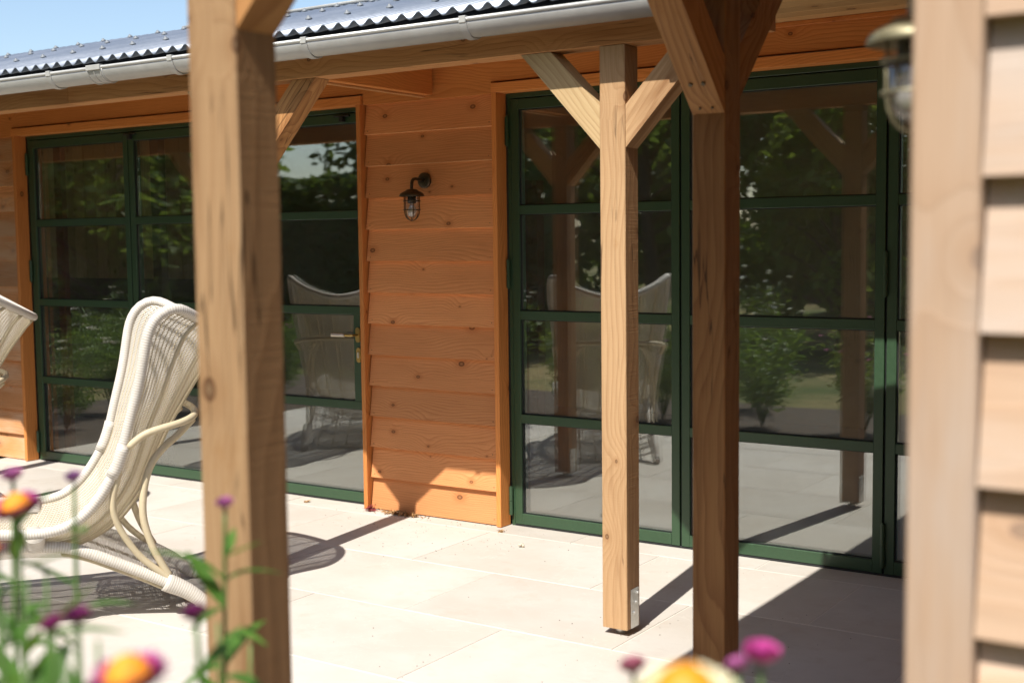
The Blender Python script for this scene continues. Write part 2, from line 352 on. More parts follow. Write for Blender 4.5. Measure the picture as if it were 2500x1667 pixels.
def tube(name, pts, rad, mat, parent=None, n=8, mw=None):
    V, F, U = tubedata(pts, rad, n); return mk(name, V, F, mat, parent, mw, True, U)
def merge(parts):
    V, F, U = [], [], []
    for v, f, u in parts:
        o = len(V); V += list(v); F += [tuple(i+o for i in q) for q in f]; U += list(u)
    return V, F, U
def lathe(name, prof, mat, parent=None, mw=None, n=20, smooth=True):
    V = [(r*math.cos(2*math.pi*j/n), r*math.sin(2*math.pi*j/n), z) for r, z in prof for j in range(n)]
    F = [(i*n+j, i*n+(j+1) % n, (i+1)*n+(j+1) % n, (i+1)*n+j) for i in range(len(prof)-1) for j in range(n)]
    F += [tuple(range(n-1, -1, -1)), tuple(range((len(prof)-1)*n, len(prof)*n))]
    return mk(name, V, F, mat, parent, mw, smooth)

# ================================================================== THE SETTING
g = mk('ground', [(-120, -150, -0.03), (80, -150, -0.03), (80, 60, -0.03), (-120, 60, -0.03)], [(0, 1, 2, 3)], 'lawn'); tag(g, kind='structure')
bed = mk('flower_bed_soil', [(-12, -5.2, -0.012), (2.5, -5.2, -0.012), (2.5, -4.14, -0.012), (-1.75, -4.14, -0.012), (-1.75, -3.46, -0.012), (-12, -3.46, -0.012)], [(0, 1, 2, 3, 4, 5)], 'soil'); tag(bed, kind='structure')
bed2 = mk('flower_bed_soil', [(-10.2, -3.45, -0.012), (-7.98, -3.45, -0.012), (-7.98, -0.4, -0.012), (-10.2, -0.4, -0.012)], [(0, 1, 2, 3)], 'soil'); tag(bed2, kind='structure')

patio = mk('patio', [(-7.96, -3.44, -0.0012), (-1.72, -3.44, -0.0012), (-1.72, -4.12, -0.0012), (-0.36, -4.12, -0.0012), (-0.36, 0.02, -0.0012), (-7.96, 0.02, -0.0012)], [(0, 1, 2, 3, 4, 5)], 'grout'); tag(patio, kind='structure')
JY = [0.03, -0.185, -0.851, -1.513, -2.175, -2.837, -3.44, -4.12]
TW = 0.975; gap = 0.0035
for r_ in range(len(JY)-1):
    y1, y0 = JY[r_], JY[r_+1]; ph = -1.723 if r_ % 2 == 1 else -2.221
    x = ph - TW*7
    xlo = -1.72 if r_ == 6 else -7.96
    while x < -0.36:
        a, b = max(x, xlo), min(x+TW, -0.36)
        if b-a > 0.03:
            sl = timber('paving_slab', (a+gap, (y0+y1)/2, -0.0145), (b-gap, (y0+y1)/2, -0.0145), (y1-y0)-2*gap, 0.030, 'stone', patio, ch=0.0022)
            sl.location.z += rnd.uniform(-0.0008, 0.0008)
        x += TW

# ================================================================== MAIN HOUSE
house = empty('timber_house', (-4.2, 0.1, 0)); tag(house, 'orange timber clad house with green glazed doors and corrugated roof', 'house')
DOOR1 = (-7.68, -4.60); DOOR2 = (-3.685, -0.66)
EXP = 0.1735
def cladding(x0, x1, mat, wall, n=13, jointed=False):
    for i in range(n):
        zb = 0.008+i*EXP; zt = min(zb+0.196, 2.30)
        t = rnd.uniform(-0.0015, 0.0015)
        prof = [(-0.064+t, zb+rnd.uniform(-.0015, .0015)), (-0.038, zb), (-0.022, zt), (-0.0345+t, zt)]
        # local coordinates centred on the board so the grain follows it
        bd = prism('board', [(y, z-zb) for y, z in prof], x0+rnd.uniform(0, .002), x1-rnd.uniform(0, .002), mat, wall); bd.matrix_basis.translation.z = zb
        bd.data.materials.append(M['clad_lit_edge']); bd.data.polygons[0].material_index = 1      # paler lower edge, floor bounce light put into the colour
def fix(o, z):  # helper for prisms placed by z
    o.location.z = z
# wall stubs behind the boards
wallA = box('wall', (-9.6, -0.02, 0.0), (-7.70, 0.14, 2.46), 'inner_dark', house)
wallB = box('wall', (-4.585, -0.02, 0.0), (-3.71, 0.14, 2.46), 'inner_dark', house)
wallC = box('wall', (-0.66, -0.02, 0.0), (-0.30, 0.14, 2.46), 'inner_dark', house)
cladding(-9.6, -7.712, 'clad_weathered', wallA); cladding(-4.578, -3.714, 'clad', wallB); cladding(-0.63, -0.42, 'clad', wallC)
# nail heads on the boards of the middle panel
nv, nf, _ = tubedata([(0, 0, 0), (0, -0.0022, 0)], 0.0024, 6)
nm = mk('nail', nv, nf, 'bronze', wallB, Matrix.Translation((-4.55, -0.066, 0.03))).data
for i in range(13):
    for x in (-4.552, -3.742):
        z = 0.03+i*EXP
        if i or x > -4: inst('nail', nm, wallB, Matrix.Translation((x+rnd.uniform(-.004, .004), -0.0605, z+rnd.uniform(-.004, .004))))
# jambs (boards on edge standing proud of the cladding)
for x in (-7.694, -4.600, -3.693, -0.645):
    timber('jamb', (x, -0.042, 0.004), (x, -0.042, 2.252), 0.029, 0.092, 'trim', house, (0, -1, 0), 0.002)
# head trims
for a, b in ((-7.716, -4.580), (-3.709, -0.62)):
    box('head_trim', (a, -0.088, 2.254), (b, 0.004, 2.302), 'trim', house)
# long plate board above the doors, notched round the head trims
def plate():
    a = [(-9.6, 2.440), (-9.6, 2.252), (-7.722, 2.252), (-7.722, 2.312), (-4.574, 2.312), (-4.574, 2.252), (-3.716, 2.252), (-3.716, 2.312), (-0.61, 2.312), (-0.61, 2.252), (-0.42, 2.252), (-0.42, 2.440)]
    n = len(a); V = [(x, -0.074, z) for x, z in a]+[(x, -0.03, z) for x, z in a]
    F = [(i, n+i, n+(i+1) % n, (i+1) % n) for i in range(n)]+[tuple(range(n)), tuple(range(2*n-1, n-1, -1))]
    V = [(x+9.6, y, z-2.3) for x, y, z in V]
    return mk('plate_board', V, F, 'trim', house, Matrix.Translation((-9.6, 0, 2.3)))
plate()
box('batten', (-9.6, -0.094, 2.424), (-0.42, -0.0745, 2.444), 'trim', house)

# ---- doors
GF = 0.0            # front plane of the green frames
def gbox(name, x0, x1, z0, z1, parent, y0=GF, y1=0.062, mat='green', ch=0.002): return box(name, (x0, y0, z0), (x1, y1, z1), mat, parent, ch)
def hinge(x, z, parent, L=0.145):
    V, F, U = merge([tubedata([(x, -0.010, z+a), (x, -0.010, z+b)], 0.0105, 10) for a, b in ((0, L*0.49), (L*0.51, L))]+[tubedata([(x, -0.010, z-0.006), (x, -0.010, z+L+0.006)], 0.006, 8)])
    return mk('hinge', V, F, 'green', parent, None, False)
BARZ = (0.572, 1.113, 1.657)
def leaf(x0, x1, parent, lock=False):
    d = empty('door_leaf', ((x0+x1)/2, 0, 0), parent)
    st, z0, z1 = 0.046, 0.012, 2.222
    xr = x1-st
    gbox('stile', x0+.0025, x0+st, z0, z1, d); gbox('stile', x1-st, x1-.0025, z0, z1, d)
    gbox('rail', x0+st+.0005, x1-st-.0005, z1-0.052, z1, d); gbox('rail', x0+st+.0005, x1-st-.0005, z0, z0+0.056, d)
    for z in BARZ: gbox('glazing_bar', x0+st+.0005, x1-st-.0005, z-0.023, z+0.023, d, 0.001, 0.058)
    zs = [z0+0.056]+[v for z in BARZ for v in (z-0.023, z+0.023)]+[z1-0.052]
    for k in range(4):
        a, b = zs[2*k], zs[2*k+1]; xe = xr
        if lock and k == 1:
            gbox('lock_panel', xr-0.058, xr-0.0005, a+.0005, b-.0005, d, 0.0015, 0.055); xe = xr-0.0585
        tilt = rnd.uniform(-0.0006, 0.0006)
        p = box('pane', (x0+st, 0.020, a), (xe, 0.042, b), 'glass', d, 0.0)
        p.matrix_basis = Matrix.Translation((0, 0, 0)) @ p.matrix_basis @ Matrix.Rotation(tilt, 4, 'Z') 
        # black gasket round each pane
        gk = [((x0+st, a), (xe, a+.005)), ((x0+st, b-.005), (xe, b)), ((x0+st, a+.005), (x0+st+.005, b-.005)), ((xe-.005, a+.005), (xe, b-.005))]
        V, F = [], []
        for (xa, za), (xb, zb) in gk:
            o = len(V); V += [(x, y, z) for x in (xa+.0003, xb-.0003) for y in (0.0125, 0.0195) for z in (za+.0003, zb-.0003)]
            F += [tuple(o+i for i in q) for q in ((0, 1, 3, 2), (4, 6, 7, 5), (0, 4, 5, 1), (2, 3, 7, 6), (0, 2, 6, 4), (1, 5, 7, 3))]
        mk('gasket', V, F, 'gasket', d)
    return d
def doorset(lo, hi, splits, name_label):
    d = gbox('door_frame_head', lo+.016, hi-.016, 2.228, 2.2535, house, -0.002, 0.07)
    gbox('door_frame_side', lo+.0155, lo+.036, 0.0, 2.2275, house, 0.004, 0.07); gbox('door_frame_side', hi-.036, hi-.0155, 0.0, 2.2275, house, 0.004, 0.07)
    box('door_threshold', (lo+.0365, 0.003, -0.002), (hi-.0365, 0.075, 0.0105), 'gasket', house)
    xs = [lo+.037]+splits+[hi-.037]; L = []
    for k in range(len(xs)-1): L.append(leaf(xs[k]+(.0025 if k else 0), xs[k+1]-(.0025 if k < len(xs)-2 else 0), house, lock=(name_label == 1 and k == 2)))
    for k in range(1, len(xs)-1): box('door_seal', (xs[k]-.0022, 0.012, 0.012), (xs[k]+.0022, 0.05, 2.222), 'gasket', house, 0)
    return L, xs
L1, X1 = doorset(DOOR1[0], DOOR1[1], [-6.620, -5.630], 1)
L2, X2 = doorset(DOOR2[0], DOOR2[1], [-2.683, -1.695], 2)
for z in (0.06, 1.255, 1.99): hinge(DOOR1[0]+.020, z, L1[0]); hinge(DOOR2[0]+.020, z, L2[0])
for z in (0.045, 1.24): hinge(-1.695, z, L2[1], 0.19)
# lever handle and key plate
hx, hz = -4.705, 0.976
def pill(name, x, z, w, h, mat, parent, y0=-0.008, y1=0.0):
    n = 10; pr = [(x+w/2*math.cos(math.pi*i/n), z+(h-w)/2+w/2*math.sin(math.pi*i/n)) for i in range(n+1)]+[(x-w/2*math.cos(math.pi*i/n), z-(h-w)/2-w/2*math.sin(math.pi*i/n)) for i in range(n+1)]
    m = len(pr); V = [(a, y1, b) for a, b in pr]+[(a, y0+0.002, b) for a, b in pr]+[(x+(a-x)*0.9, y0, z+(b-z)*0.96) for a, b in pr]
    F = [(k*m+i, k*m+(i+1) % m, (k+1)*m+(i+1) % m, (k+1)*m+i) for k in range(2) for i in range(m)]+[tuple(range(2*m, 3*m))]
    return mk(name, V, F, mat, parent)
hd = L1[2]
pill('handle_plate', hx, hz, 0.033, 0.086, 'brass', hd); pill('key_plate', hx+.004, hz-.115, 0.033, 0.086, 'brass', hd)
pill('lock_cylinder', hx+.004, hz-.115, 0.014, 0.036, 'zinc', hd, -0.012, -0.008)
tube('lever', catmull([(hx, -0.006, hz), (hx, -0.04, hz), (hx-.008, -0.052, hz), (hx-.022, -0.054, hz), (hx-.055, -0.054, hz)], 5), 0.0075, 'brass', hd, 10)
tube('lever_grip', [(hx-.055, -0.054, hz), (hx-.056, -0.054, hz), (hx-.148, -0.054, hz), (hx-.150, -0.054, hz), (hx-.1505, -.054, hz)], [0.0075, 0.0105, 0.0105, 0.0125, 0.011], 'nickel', hd, 14)
# closer stays at the head of the left doors
for x in (-6.58, -4.78):
    box('door_stay', (x-.06, -0.018, 2.205), (x+.05, -0.003, 2.214), 'gasket', house)
    box('door_stay', (x-.012, -0.030, 2.176), (x+.016, -0.004, 2.2045), 'gasket', house)

# ---- room behind the glass
box('interior_floor', (-13, 0.08, -0.05), (-0.3, 4.4, -0.006), 'inner_floor', house)
box('interior_ceiling', (-13, 0.145, 2.47), (-0.3, 4.4, 2.5), 'inner_wall', house)
box('interior_wall', (-13, 4.2, 0), (-0.3, 4.3, 2.46), 'inner_wall', house)
box('interior_wall', (-13, 0.142, 0), (-12.9, 4.19, 2.46), 'inner_wall', house); box('interior_wall', (-0.40, 0.142, 0), (-0.3, 4.19, 0.35), 'inner_wall', house)  # end wall kept low: unseen opening above it added to light the room
pw = box('plank_partition', (-11.6, 1.62, 0), (-7.2, 1.70, 2.46), 'inner_dark', house)
x = -11.6
while x < -7.25:
    w_ = rnd.uniform(0.13, 0.17); timber('plank', (x+w_/2, 1.605, 1.22), (x+w_/2, 1.605, 2.46), w_-.004, 0.024+rnd.uniform(0, .006), 'inner_plank', pw, (0, -1, 0)); x += w_
box('dado_panel', (-11.6, 1.595, 0.0), (-7.2, 1.619, 1.215), 'inner_dark', pw)
box('switch_panel', (-10.02, 1.575, 1.72), (-9.78, 1.589, 1.87), 'gasket', pw)
box('curtain_post', (-7.60, 0.16, 0), (-7.52, 0.20, 2.45), 'inner_red', house); box('curtain_post', (-6.60, 0.16, 0), (-6.52, 0.22, 2.45), 'inner_dark', house)
box('interior_door_casing', (-5.35, 2.6, 0), (-5.15, 2.7, 1.95), 'inner_red', house); box('interior_door_casing', (-6.05, 2.62, 1.85), (-5.355, 2.68, 1.95), 'gasket', house)
box('interior_door_casing', (-6.20, 2.6, 0), (-6.06, 2.7, 1.95), 'inner_red', house)

# ---- roof
SL = math.tan(R(16.0)); EY, EZ = -1.475, 2.388
def corrugated(name, x0, x1, rows, mat, parent, pitch=0.083, amp=0.0130, seg=10):
    nx = int((x1-x0)/pitch*seg); V, F, = [], []
    for y, z in rows:
        for i in range(nx+1):
            x = x0+i*pitch/seg; V.append((x, y, z+amp*math.cos(2*math.pi*i/seg)))
    for k in range(len(rows)-1):
        for i in range(nx): F.append((k*(nx+1)+i, k*(nx+1)+i+1, (k+1)*(nx+1)+i+1, (k+1)*(nx+1)+i))
    return V, F
def roofpart():
    V, F = corrugated('roof', -10.4, -1.6, [(EY, EZ), (-0.6, EZ+SL*(EY*-1-0.6)), (0.02, EZ+SL*(0.02-EY)), (3.9, EZ+SL*(0.02-EY)+0.22)], 'roof', house)
    o = mk('roof', V, F, 'roof', house, None, True)
    s = o.modifiers.new('thickness', 'SOLIDIFY'); s.thickness = 0.0055; s.offset = -1
    return o
roof = roofpart()
capm = None
def fixing(x, y):
    global capm
    z = EZ+SL*(y-EY)+0.0130
    mw = Matrix.Translation((x, y, z)) @ Matrix.Rotation(math.atan(SL), 4, 'X')
    if capm is None:
        capm = lathe('fixing_cap', [(0.0175, -0.001), (0.017, 0.003), (0.012, 0.009), (0.007, 0.011), (0.006, 0.0155), (0.003, 0.017)], 'cap', roof, mw, 12).data
    else: inst('fixing_cap', capm, roof, mw)
x = -10.4
k = 0
while x < -1.7:
    if k % 3 == 0: fixing(x, -0.93+rnd.uniform(-.012, .012))
    if k % 3 == 1: fixing(x, -0.36+rnd.uniform(-.012, .012))
    if k % 3 == 2 and x > -8: fixing(x, -0.05+rnd.uniform(-.012, .012))
    x += 0.083; k += 1
z = EZ+SL*(-0.02-EY)
tube('top_flashing', [(-6.05, -0.015, z+0.022), (-4.4, -0.012, z+0.025), (-1.7, -0.015, z+0.022)], 0.010, 'galv', roof, 8)
box('eaves_filler', (-10.4, -1.400, 2.335), (-1.72, -1.385, 2.392), 'navy', house)

# ---- gutter
GY, GZ, GR = -1.476, 2.330, 0.058
def halfround(x0, x1, r, t=0.0018, bead=True, nseg=14):
    prof = []
    for i in range(nseg+1):
        a = math.pi*i/nseg; prof.append((GY-r*math.cos(a), GZ-r*math.sin(a)))
    inner = [(GY-(r-t)*math.cos(math.pi*i/nseg), GZ-(r-t)*math.sin(math.pi*i/nseg)) for i in range(nseg, -1, -1)]
    return prof+inner
def gutterpart(name, x0, x1, r, t, parent, mat='galv'):
    pr = halfround(x0, x1, r, t); n = len(pr)
    V = [(x, y, z) for x in (x0, x1) for y, z in pr]
    F = [(i, (i+1) % n, n+(i+1) % n, n+i) for i in range(n)]
    for e in (0, n):
        h = n//2
        for i in range(h-1): F.append((e+i, e+i+1, e+n-2-i, e+n-1-i))
    o = mk(name, V, F, mat, parent, None, True); return o
gut = gutterpart('gutter', -10.4, -1.70, GR, 0.002, house)
tube('gutter_bead', [(-10.4, GY-GR+.002, GZ+.004), (-6, GY-GR+.002, GZ+.004), (-1.70, GY-GR+.002, GZ+.004)], 0.0085, 'galv', gut, 10)
for x in (-7.1, -6.2, -5.32, -4.455, -3.645, -2.835, -2.02):
    b = gutterpart('gutter_bracket', x-.015, x+.015, GR+.0075, 0.007, gut); 
    box('gutter_clip', (x-.015, GY-GR-.010, GZ-.010), (x+.015, GY-GR+.012, GZ+.0165), 'galv', b)
u_ = gutterpart('gutter_union', -5.035, -4.925, GR+.0035, 0.003, gut)
for x in (-5.025, -4.98, -4.935): tube('union_rib', [(x, GY-(GR+.005)*math.cos(a), GZ-(GR+.005)*math.sin(a)) for a in [math.pi*i/14 for i in range(0, 11)]], 0.0035, 'galv', u_, 6)
box('union_clip', (-5.03, GY-GR-.012, GZ-.008), (-4.93, GY-GR+.012, GZ+.017), 'galv', u_)

# ---- soffit boards over the veranda
sf = box('soffit', (-10.2, -1.02, 2.462), (-0.42, -0.03, 2.468), 'inner_dark', house, 0)
y = -1.02
while y < -0.10:
    timber('soffit_board', (-10.2+rnd.uniform(0, .2), y+.06, 2.453), (-0.425, y+.06, 2.453), 0.1165, 0.016, 'soffit', sf); y += 0.12

# ================================================================== VERANDA FRAME (main)
ver = empty('veranda_frame', (-2.29, -1.31, 0)); tag(ver, 'sunlit timber veranda frame with posts and braces under the house gutter', 'veranda')
PS = 0.106; BZ = 2.208
def bracket_plate(post, x, y, z0):
    pl = box('base_plate', (x+.0005, y+.028, z0+.001), (x+.0035, y+.088, z0+.150), 'steel', post, 0.0008)
    for dy, dz in ((.075, .132), (.062, .098), (.046, .060)):
        V, F, U = merge([tubedata([(x+.003, y+dy, z0+dz), (x+.0055, y+dy, z0+dz)], 0.0085, 10), tubedata([(x+.0055, y+dy, z0+dz), (x+.0095, y+dy, z0+dz)], 0.0055, 6)])
        mk('screw', V, F, 'zinc', post)
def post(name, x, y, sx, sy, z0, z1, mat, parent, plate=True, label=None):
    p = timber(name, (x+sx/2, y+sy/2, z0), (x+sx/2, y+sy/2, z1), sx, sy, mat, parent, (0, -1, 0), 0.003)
    # rough sawn flanks, browner than the fronts; side shade is put into this colour
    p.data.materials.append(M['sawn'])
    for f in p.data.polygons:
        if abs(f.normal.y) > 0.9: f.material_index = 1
    lathe('post_shoe', [(0.022, 0.0), (0.022, z0+.006)], 'steel', p, Matrix.Translation((x+sx/2, y+sy/2, 0.0)), 10)
    if plate: bracket_plate(p, x+sx, y, z0)
    if label: p['label'] = label
    return p
def brace(p0, p1, wid, dep, mat, parent, zcut, axis):
    """brace between post face point p0 (centre line) and beam underside p1; ends run into post and beam"""
    return None
def wedge(name, A, B, fix_lo, fix_hi, axis, mat, parent):
    """brace as a parallelogram: A=(s,z) lower corner on the post, lower edge rises 45deg to the beam; axis x or y; thickness spans fix_lo..fix_hi on the other axis.
    A=(s0,zlo,zhi) on the post face, B=(slo,shi,zbeam)"""
    s0, zlo, zhi = A; sl, sh, zb = B
    poly = [(s0, zlo), (sl, zb), (sh, zb), (s0, zhi)]
    # local frame: x along the brace
    p0 = Vector((s0, (zlo+zhi)/2)); p1 = Vector(((sl+sh)/2, zb)); d = (p1-p0).normalized(); nn = Vector((-d.y, d.x))
    loc = [((Vector(q)-p0).dot(d), (Vector(q)-p0).dot(nn)) for q in poly]
    t = fix_hi-fix_lo; n = 4
    V = [(a, -t/2, b) for a, b in loc]+[(a, t/2, b) for a, b in loc]
    F = [(0, 1, 2, 3), (7, 6, 5, 4)]+[(i, n+i, n+(i+1) % n, (i+1) % n) for i in range(n)]
    fm = (fix_lo+fix_hi)/2
    if axis == 'x':
        o = Vector((p0.x, fm, p0.y)); ex = Vector((d.x, 0, d.y)); ez = Vector((nn.x, 0, nn.y)); 
    else:
        o = Vector((fm, p0.x, p0.y)); ex = Vector((0, d.x, d.y)); ez = Vector((0, nn.x, nn.y))
    ey = ez.cross(ex)
    mw = Matrix(((ex.x, ey.x, ez.x, o.x), (ex.y, ey.y, ez.y, o.y), (ex.z, ey.z, ez.z, o.z), (0, 0, 0, 1)))
    ob = mk(name, V, F, mat, parent, mw)
    bm = bmesh.new(); bm.from_mesh(ob.data); bmesh.ops.recalc_face_normals(bm, faces=bm.faces); bm.to_mesh(ob.data); bm.free()
    return ob
MX, MY = -2.346, -1.360
def veranda_post(x, y, plate=True, mats=('post', 'brace', 'post_warm'), label=None):
    p = post('post', x, y, PS, 0.102, 0.028, BZ-.001, mats[0], ver, plate, label)
    wedge('brace', (x-.001, 1.835, 1.990), (x-.347, x-.213, BZ-.001), y+.004, y+.096, 'x', mats[1], ver)
    wedge('brace', (x+PS+.001, 1.835, 1.990), (x+PS+.347, x+PS+.213, BZ-.001), y+.004, y+.096, 'x', mats[2], ver)
    return p
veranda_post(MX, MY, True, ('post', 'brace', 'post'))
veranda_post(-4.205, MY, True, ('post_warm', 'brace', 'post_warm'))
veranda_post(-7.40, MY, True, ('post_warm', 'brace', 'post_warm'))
for a, b in ((-10.2, -5.412), (-5.410, -1.70)):
    timber('beam', (a, MY+.05, BZ+.085), (b, MY+.05, BZ+.085), 0.100, 0.168, 'beam', ver)
# cross tie from the beam to the wall
timber('cross_tie', (-4.10, -1.259, 2.345), (-4.10, -0.096, 2.345), 0.045, 0.155, 'trim', ver)
timber('cross_tie', (-4.139, -1.259, 2.343), (-4.139, -0.096, 2.343), 0.030, 0.170, 'beam', ver)

# ================================================================== ANNEX on the right
annex = empty('timber_annex', (-0.35, -3.2, 0)); tag(annex, 'bleached weatherboard annex corner at the right edge of the view', 'building')
AX, AY = -0.425, -4.0
aw = box('wall', (AX+.03, AY+.03, 0.0), (3.2, AY+.12, 2.6), 'inner_dark', annex); aw2 = box('wall', (AX+.03, AY+.125, 0), (AX+.12, -0.09, 2.6), 'inner_dark', annex)
for i in range(15):
    zb = 0.0055+i*EXP-0.002; zt = zb+0.196
    prof = [(AY-.020, 0), (AY+.018, 0), (AY+.032, 0.196), (AY+.016, 0.196)]
    b = prism('board', prof, -0.346, 3.2, 'bleached', aw); b.matrix_basis.translation.z = zb
    n = 4; pr = [(AX+.006, 0), (AX+.026, 0), (AX+.034, 0.196), (AX+.022, 0.196)]
    V = [(yy, a, z) for yy in (0, 3.80) for a, z in pr]
    bb = mk('board', [(y_, -a, z) for y_, a, z in V], [(0, 1, 2, 3), (7, 6, 5, 4)]+[(k+4, (k+1) % 4+4, (k+1) % 4, k) for k in range(4)], 'clad_weathered', aw2,
            Matrix.Translation((0, AY+.075, zb)) @ Matrix.Rotation(math.pi/2, 4, 'Z'))
timber('corner_board', (AX+.0385, AY-.004, 0.0), (AX+.0385, AY-.004, 2.6), 0.077, 0.030, 'bleached', annex, (0, -1, 0), 0.003)
timber('corner_board', (AX+.0155, AY+.046, 0.0), (AX+.0155, AY+.046, 2.6), 0.030, 0.066, 'bleached', annex, (0, -1, 0), 0.003)
# annex roof (eaves running away from the camera, parallel to y)
def annex_roof():
    V, F = corrugated('roof', -4.28, -1.15, [(0, 0), (5.2, 5.2*math.tan(R(16)))], 'roof', annex)
    # local: x along world y, y along world +x
    mw = Matrix(((0, 1, 0, -1.700), (1, 0, 0, 0), (0, 0, 1, 2.386), (0, 0, 0, 1)))
    o = mk('roof', V, F, 'roof', annex, mw, True); s = o.modifiers.new('t', 'SOLIDIFY'); s.thickness = 0.0022; s.offset = -1
annex_roof()
sf2 = box('soffit', (-1.24, -4.10, 2.462), (-0.42, -1.04, 2.468), 'inner_dark', annex, 0)
x = -1.24
while x < -0.46:
    timber('soffit_board', (x+.06, -4.08, 2.453), (x+.06, -1.03, 2.453), 0.1165, 0.016, 'soffit', sf2); x += 0.12
pr = [(-1.678-GR*math.cos(math.pi*i/14), GZ-GR*math.sin(math.pi*i/14)) for i in range(15)]; pr += [(-1.678-(GR-.002)*math.cos(math.pi*i/14), GZ-(GR-.002)*math.sin(math.pi*i/14)) for i in range(14, -1, -1)]
n = len(pr); V = [(a, y, z) for y in (-4.25, -1.62) for a, z in pr]
ag = mk('gutter', V, [(i, (i+1) % n, n+(i+1) % n, n+i) for i in range(n)], 'galv', annex, None, True)
tube('gutter_bead', [(-1.678-GR+.002, -4.25, GZ+.004), (-1.678-GR+.002, -3, GZ+.004), (-1.678-GR+.002, -1.62, GZ+.004)], 0.0085, 'galv', ag, 10)

av = empty('annex_veranda_frame', (-1.53, -3.1, 0)); tag(av, 'two near timber posts with braces and beam in front of the annex', 'veranda')
AZ = 2.352
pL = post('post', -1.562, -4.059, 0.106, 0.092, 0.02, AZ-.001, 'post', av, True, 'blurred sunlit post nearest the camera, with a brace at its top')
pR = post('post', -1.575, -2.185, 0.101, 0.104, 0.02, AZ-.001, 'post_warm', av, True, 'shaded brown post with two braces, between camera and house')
wedge('brace', (-1.455, 1.832, 1.987), (-1.455+.50, -1.455+.36, AZ-.001), -4.055, -3.972, 'x', 'post_warm', av)
wedge('brace', (-2.186, 1.848, 2.003), (-2.186-.50, -2.186-.36, AZ-.001), -1.573, -1.476, 'y', 'post_warm', av)
wedge('brace', (-2.080, 1.848, 2.003), (-2.080+.50, -2.080+.36, AZ-.001), -1.570, -1.500, 'y', 'post_warm', av)
timber('beam', (-1.522, -4.10, AZ+.03), (-1.522, -1.57, AZ+.03), 0.100, 0.058, 'beam', av)
timber('beam', (-1.470, -4.010, AZ+.03), (-0.45, -4.010, AZ+.03), 0.090, 0.058, 'beam', av)
# screws driven through the brace under the near face of the shaded post
for dx in (0.030, 0.068):
    for t_, rr in ((0.075, 0.006), (0.015, 0.0035)):
        py, pz = -2.186-t_, 1.848+t_
        V, F, U = tubedata([(-1.573+dx, py+.002, pz+.002), (-1.573+dx, py-.003, pz-.003)], rr, 8)
        mk('screw', V, F, 'bronze', av)

# ================================================================== LANTERNS
def lantern(label, mw, mats):
    r = empty('wall_lantern', (0, 0, 0)); tag(r, label, 'lantern', 'bulkhead wall lanterns')
    body, cage = mats
    # local: wall plane y=0, lamp hangs towards -y ; origin at backplate centre
    lathe('backplate', [(0.042, 0.0), (0.042, 0.012), (0.036, 0.017), (0.010, 0.019)], body, r, Matrix.Rotation(R(90), 4, 'X'), 28)
    tube('arm', catmull([(0, -0.015, 0), (0, -0.055, 0.004), (0, -0.090, 0.006), (0, -0.112, -0.006), (0, -0.118, -0.035), (0, -0.118, -0.055)], 6), 0.0085, body, r, 10)
    T = Matrix.Translation((0, -0.118, 0))
    lathe('cap', [(0.004, -0.047), (0.030, -0.052), (0.036, -0.060), (0.048, -0.064), (0.062, -0.073), (0.068, -0.086), (0.066, -0.088), (0.056, -0.079), (0.030, -0.072)], body, r, T, 28)
    lathe('lampholder', [(0.022, -0.072), (0.023, -0.120), (0.019, -0.124)], 'gasket', r, T, 18)
    gp = [(0.0335, -0.074), (0.0335, -0.160)]+[(0.0335*math.cos(a), -0.160-0.042*math.sin(a)) for a in [R(d_) for d_ in (15, 30, 45, 60, 75, 88)]]
    lathe('glass_jar', gp, 'clear', r, T, 24)
    lathe('bulb', [(0.008, -0.122), (0.013, -0.136), (0.022, -0.155), (0.024, -0.170), (0.018, -0.186), (0.006, -0.192)], 'bulb', r, T, 16)
    parts = []
    for k in range(6):
        a = math.pi*2*k/6+0.3; ca, sa = math.cos(a), math.sin(a)
        pts = [(0.043*ca, 0.043*sa, -0.076), (0.043*ca, 0.043*sa, -0.150)]+[(0.043*math.cos(t)*ca, 0.043*math.cos(t)*sa, -0.160-0.055*math.sin(t)) for t in [R(d_) for d_ in (0, 20, 40, 60, 78, 90)]]
        parts.append(tubedata(pts, 0.0024, 6))
    for z in (-0.112, -0.158):
        parts.append(tubedata([(0.0445*math.cos(t), 0.0445*math.sin(t), z) for t in [2*math.pi*i/28 for i in range(29)]], 0.0026, 6, False))
    V, F, U = merge(parts); mk('cage', V, F, cage, r, T, True)
    fil = [tubedata(catmull([(0.010*math.cos(t), 0.010*math.sin(t), -0.150-0.030*(i % 2)) for i, t in enumerate([2*math.pi*j/8 for j in range(9)])], 4), 0.0011, 5)]
    V, F, U = merge(fil); mk('filament', V, F, 'brass', r, T, True)
    r.matrix_basis = mw; return r
lantern('dark bronze caged lantern on the orange boards between the doors', Matrix.Translation((-4.165, -0.056, 1.826)), ('bronze', 'bronze'))
lantern('blurred brass caged lantern half hidden by the pale corner board', Matrix.Translation((AX-.002, -3.60, 1.866)) @ Matrix.Rotation(R(-90), 4, 'Z'), ('brass_dull', 'brass_dull'))

# ================================================================== RATTAN CHAIRS
def lerp_table(T, s):
    for i in range(len(T)-1):
        if s <= T[i+1][0]:
            f = (s-T[i][0])/(T[i+1][0]-T[i][0]); return [a+(b-a)*f for a, b in zip(T[i][1:], T[i+1][1:])]
    return list(T[-1][1:])
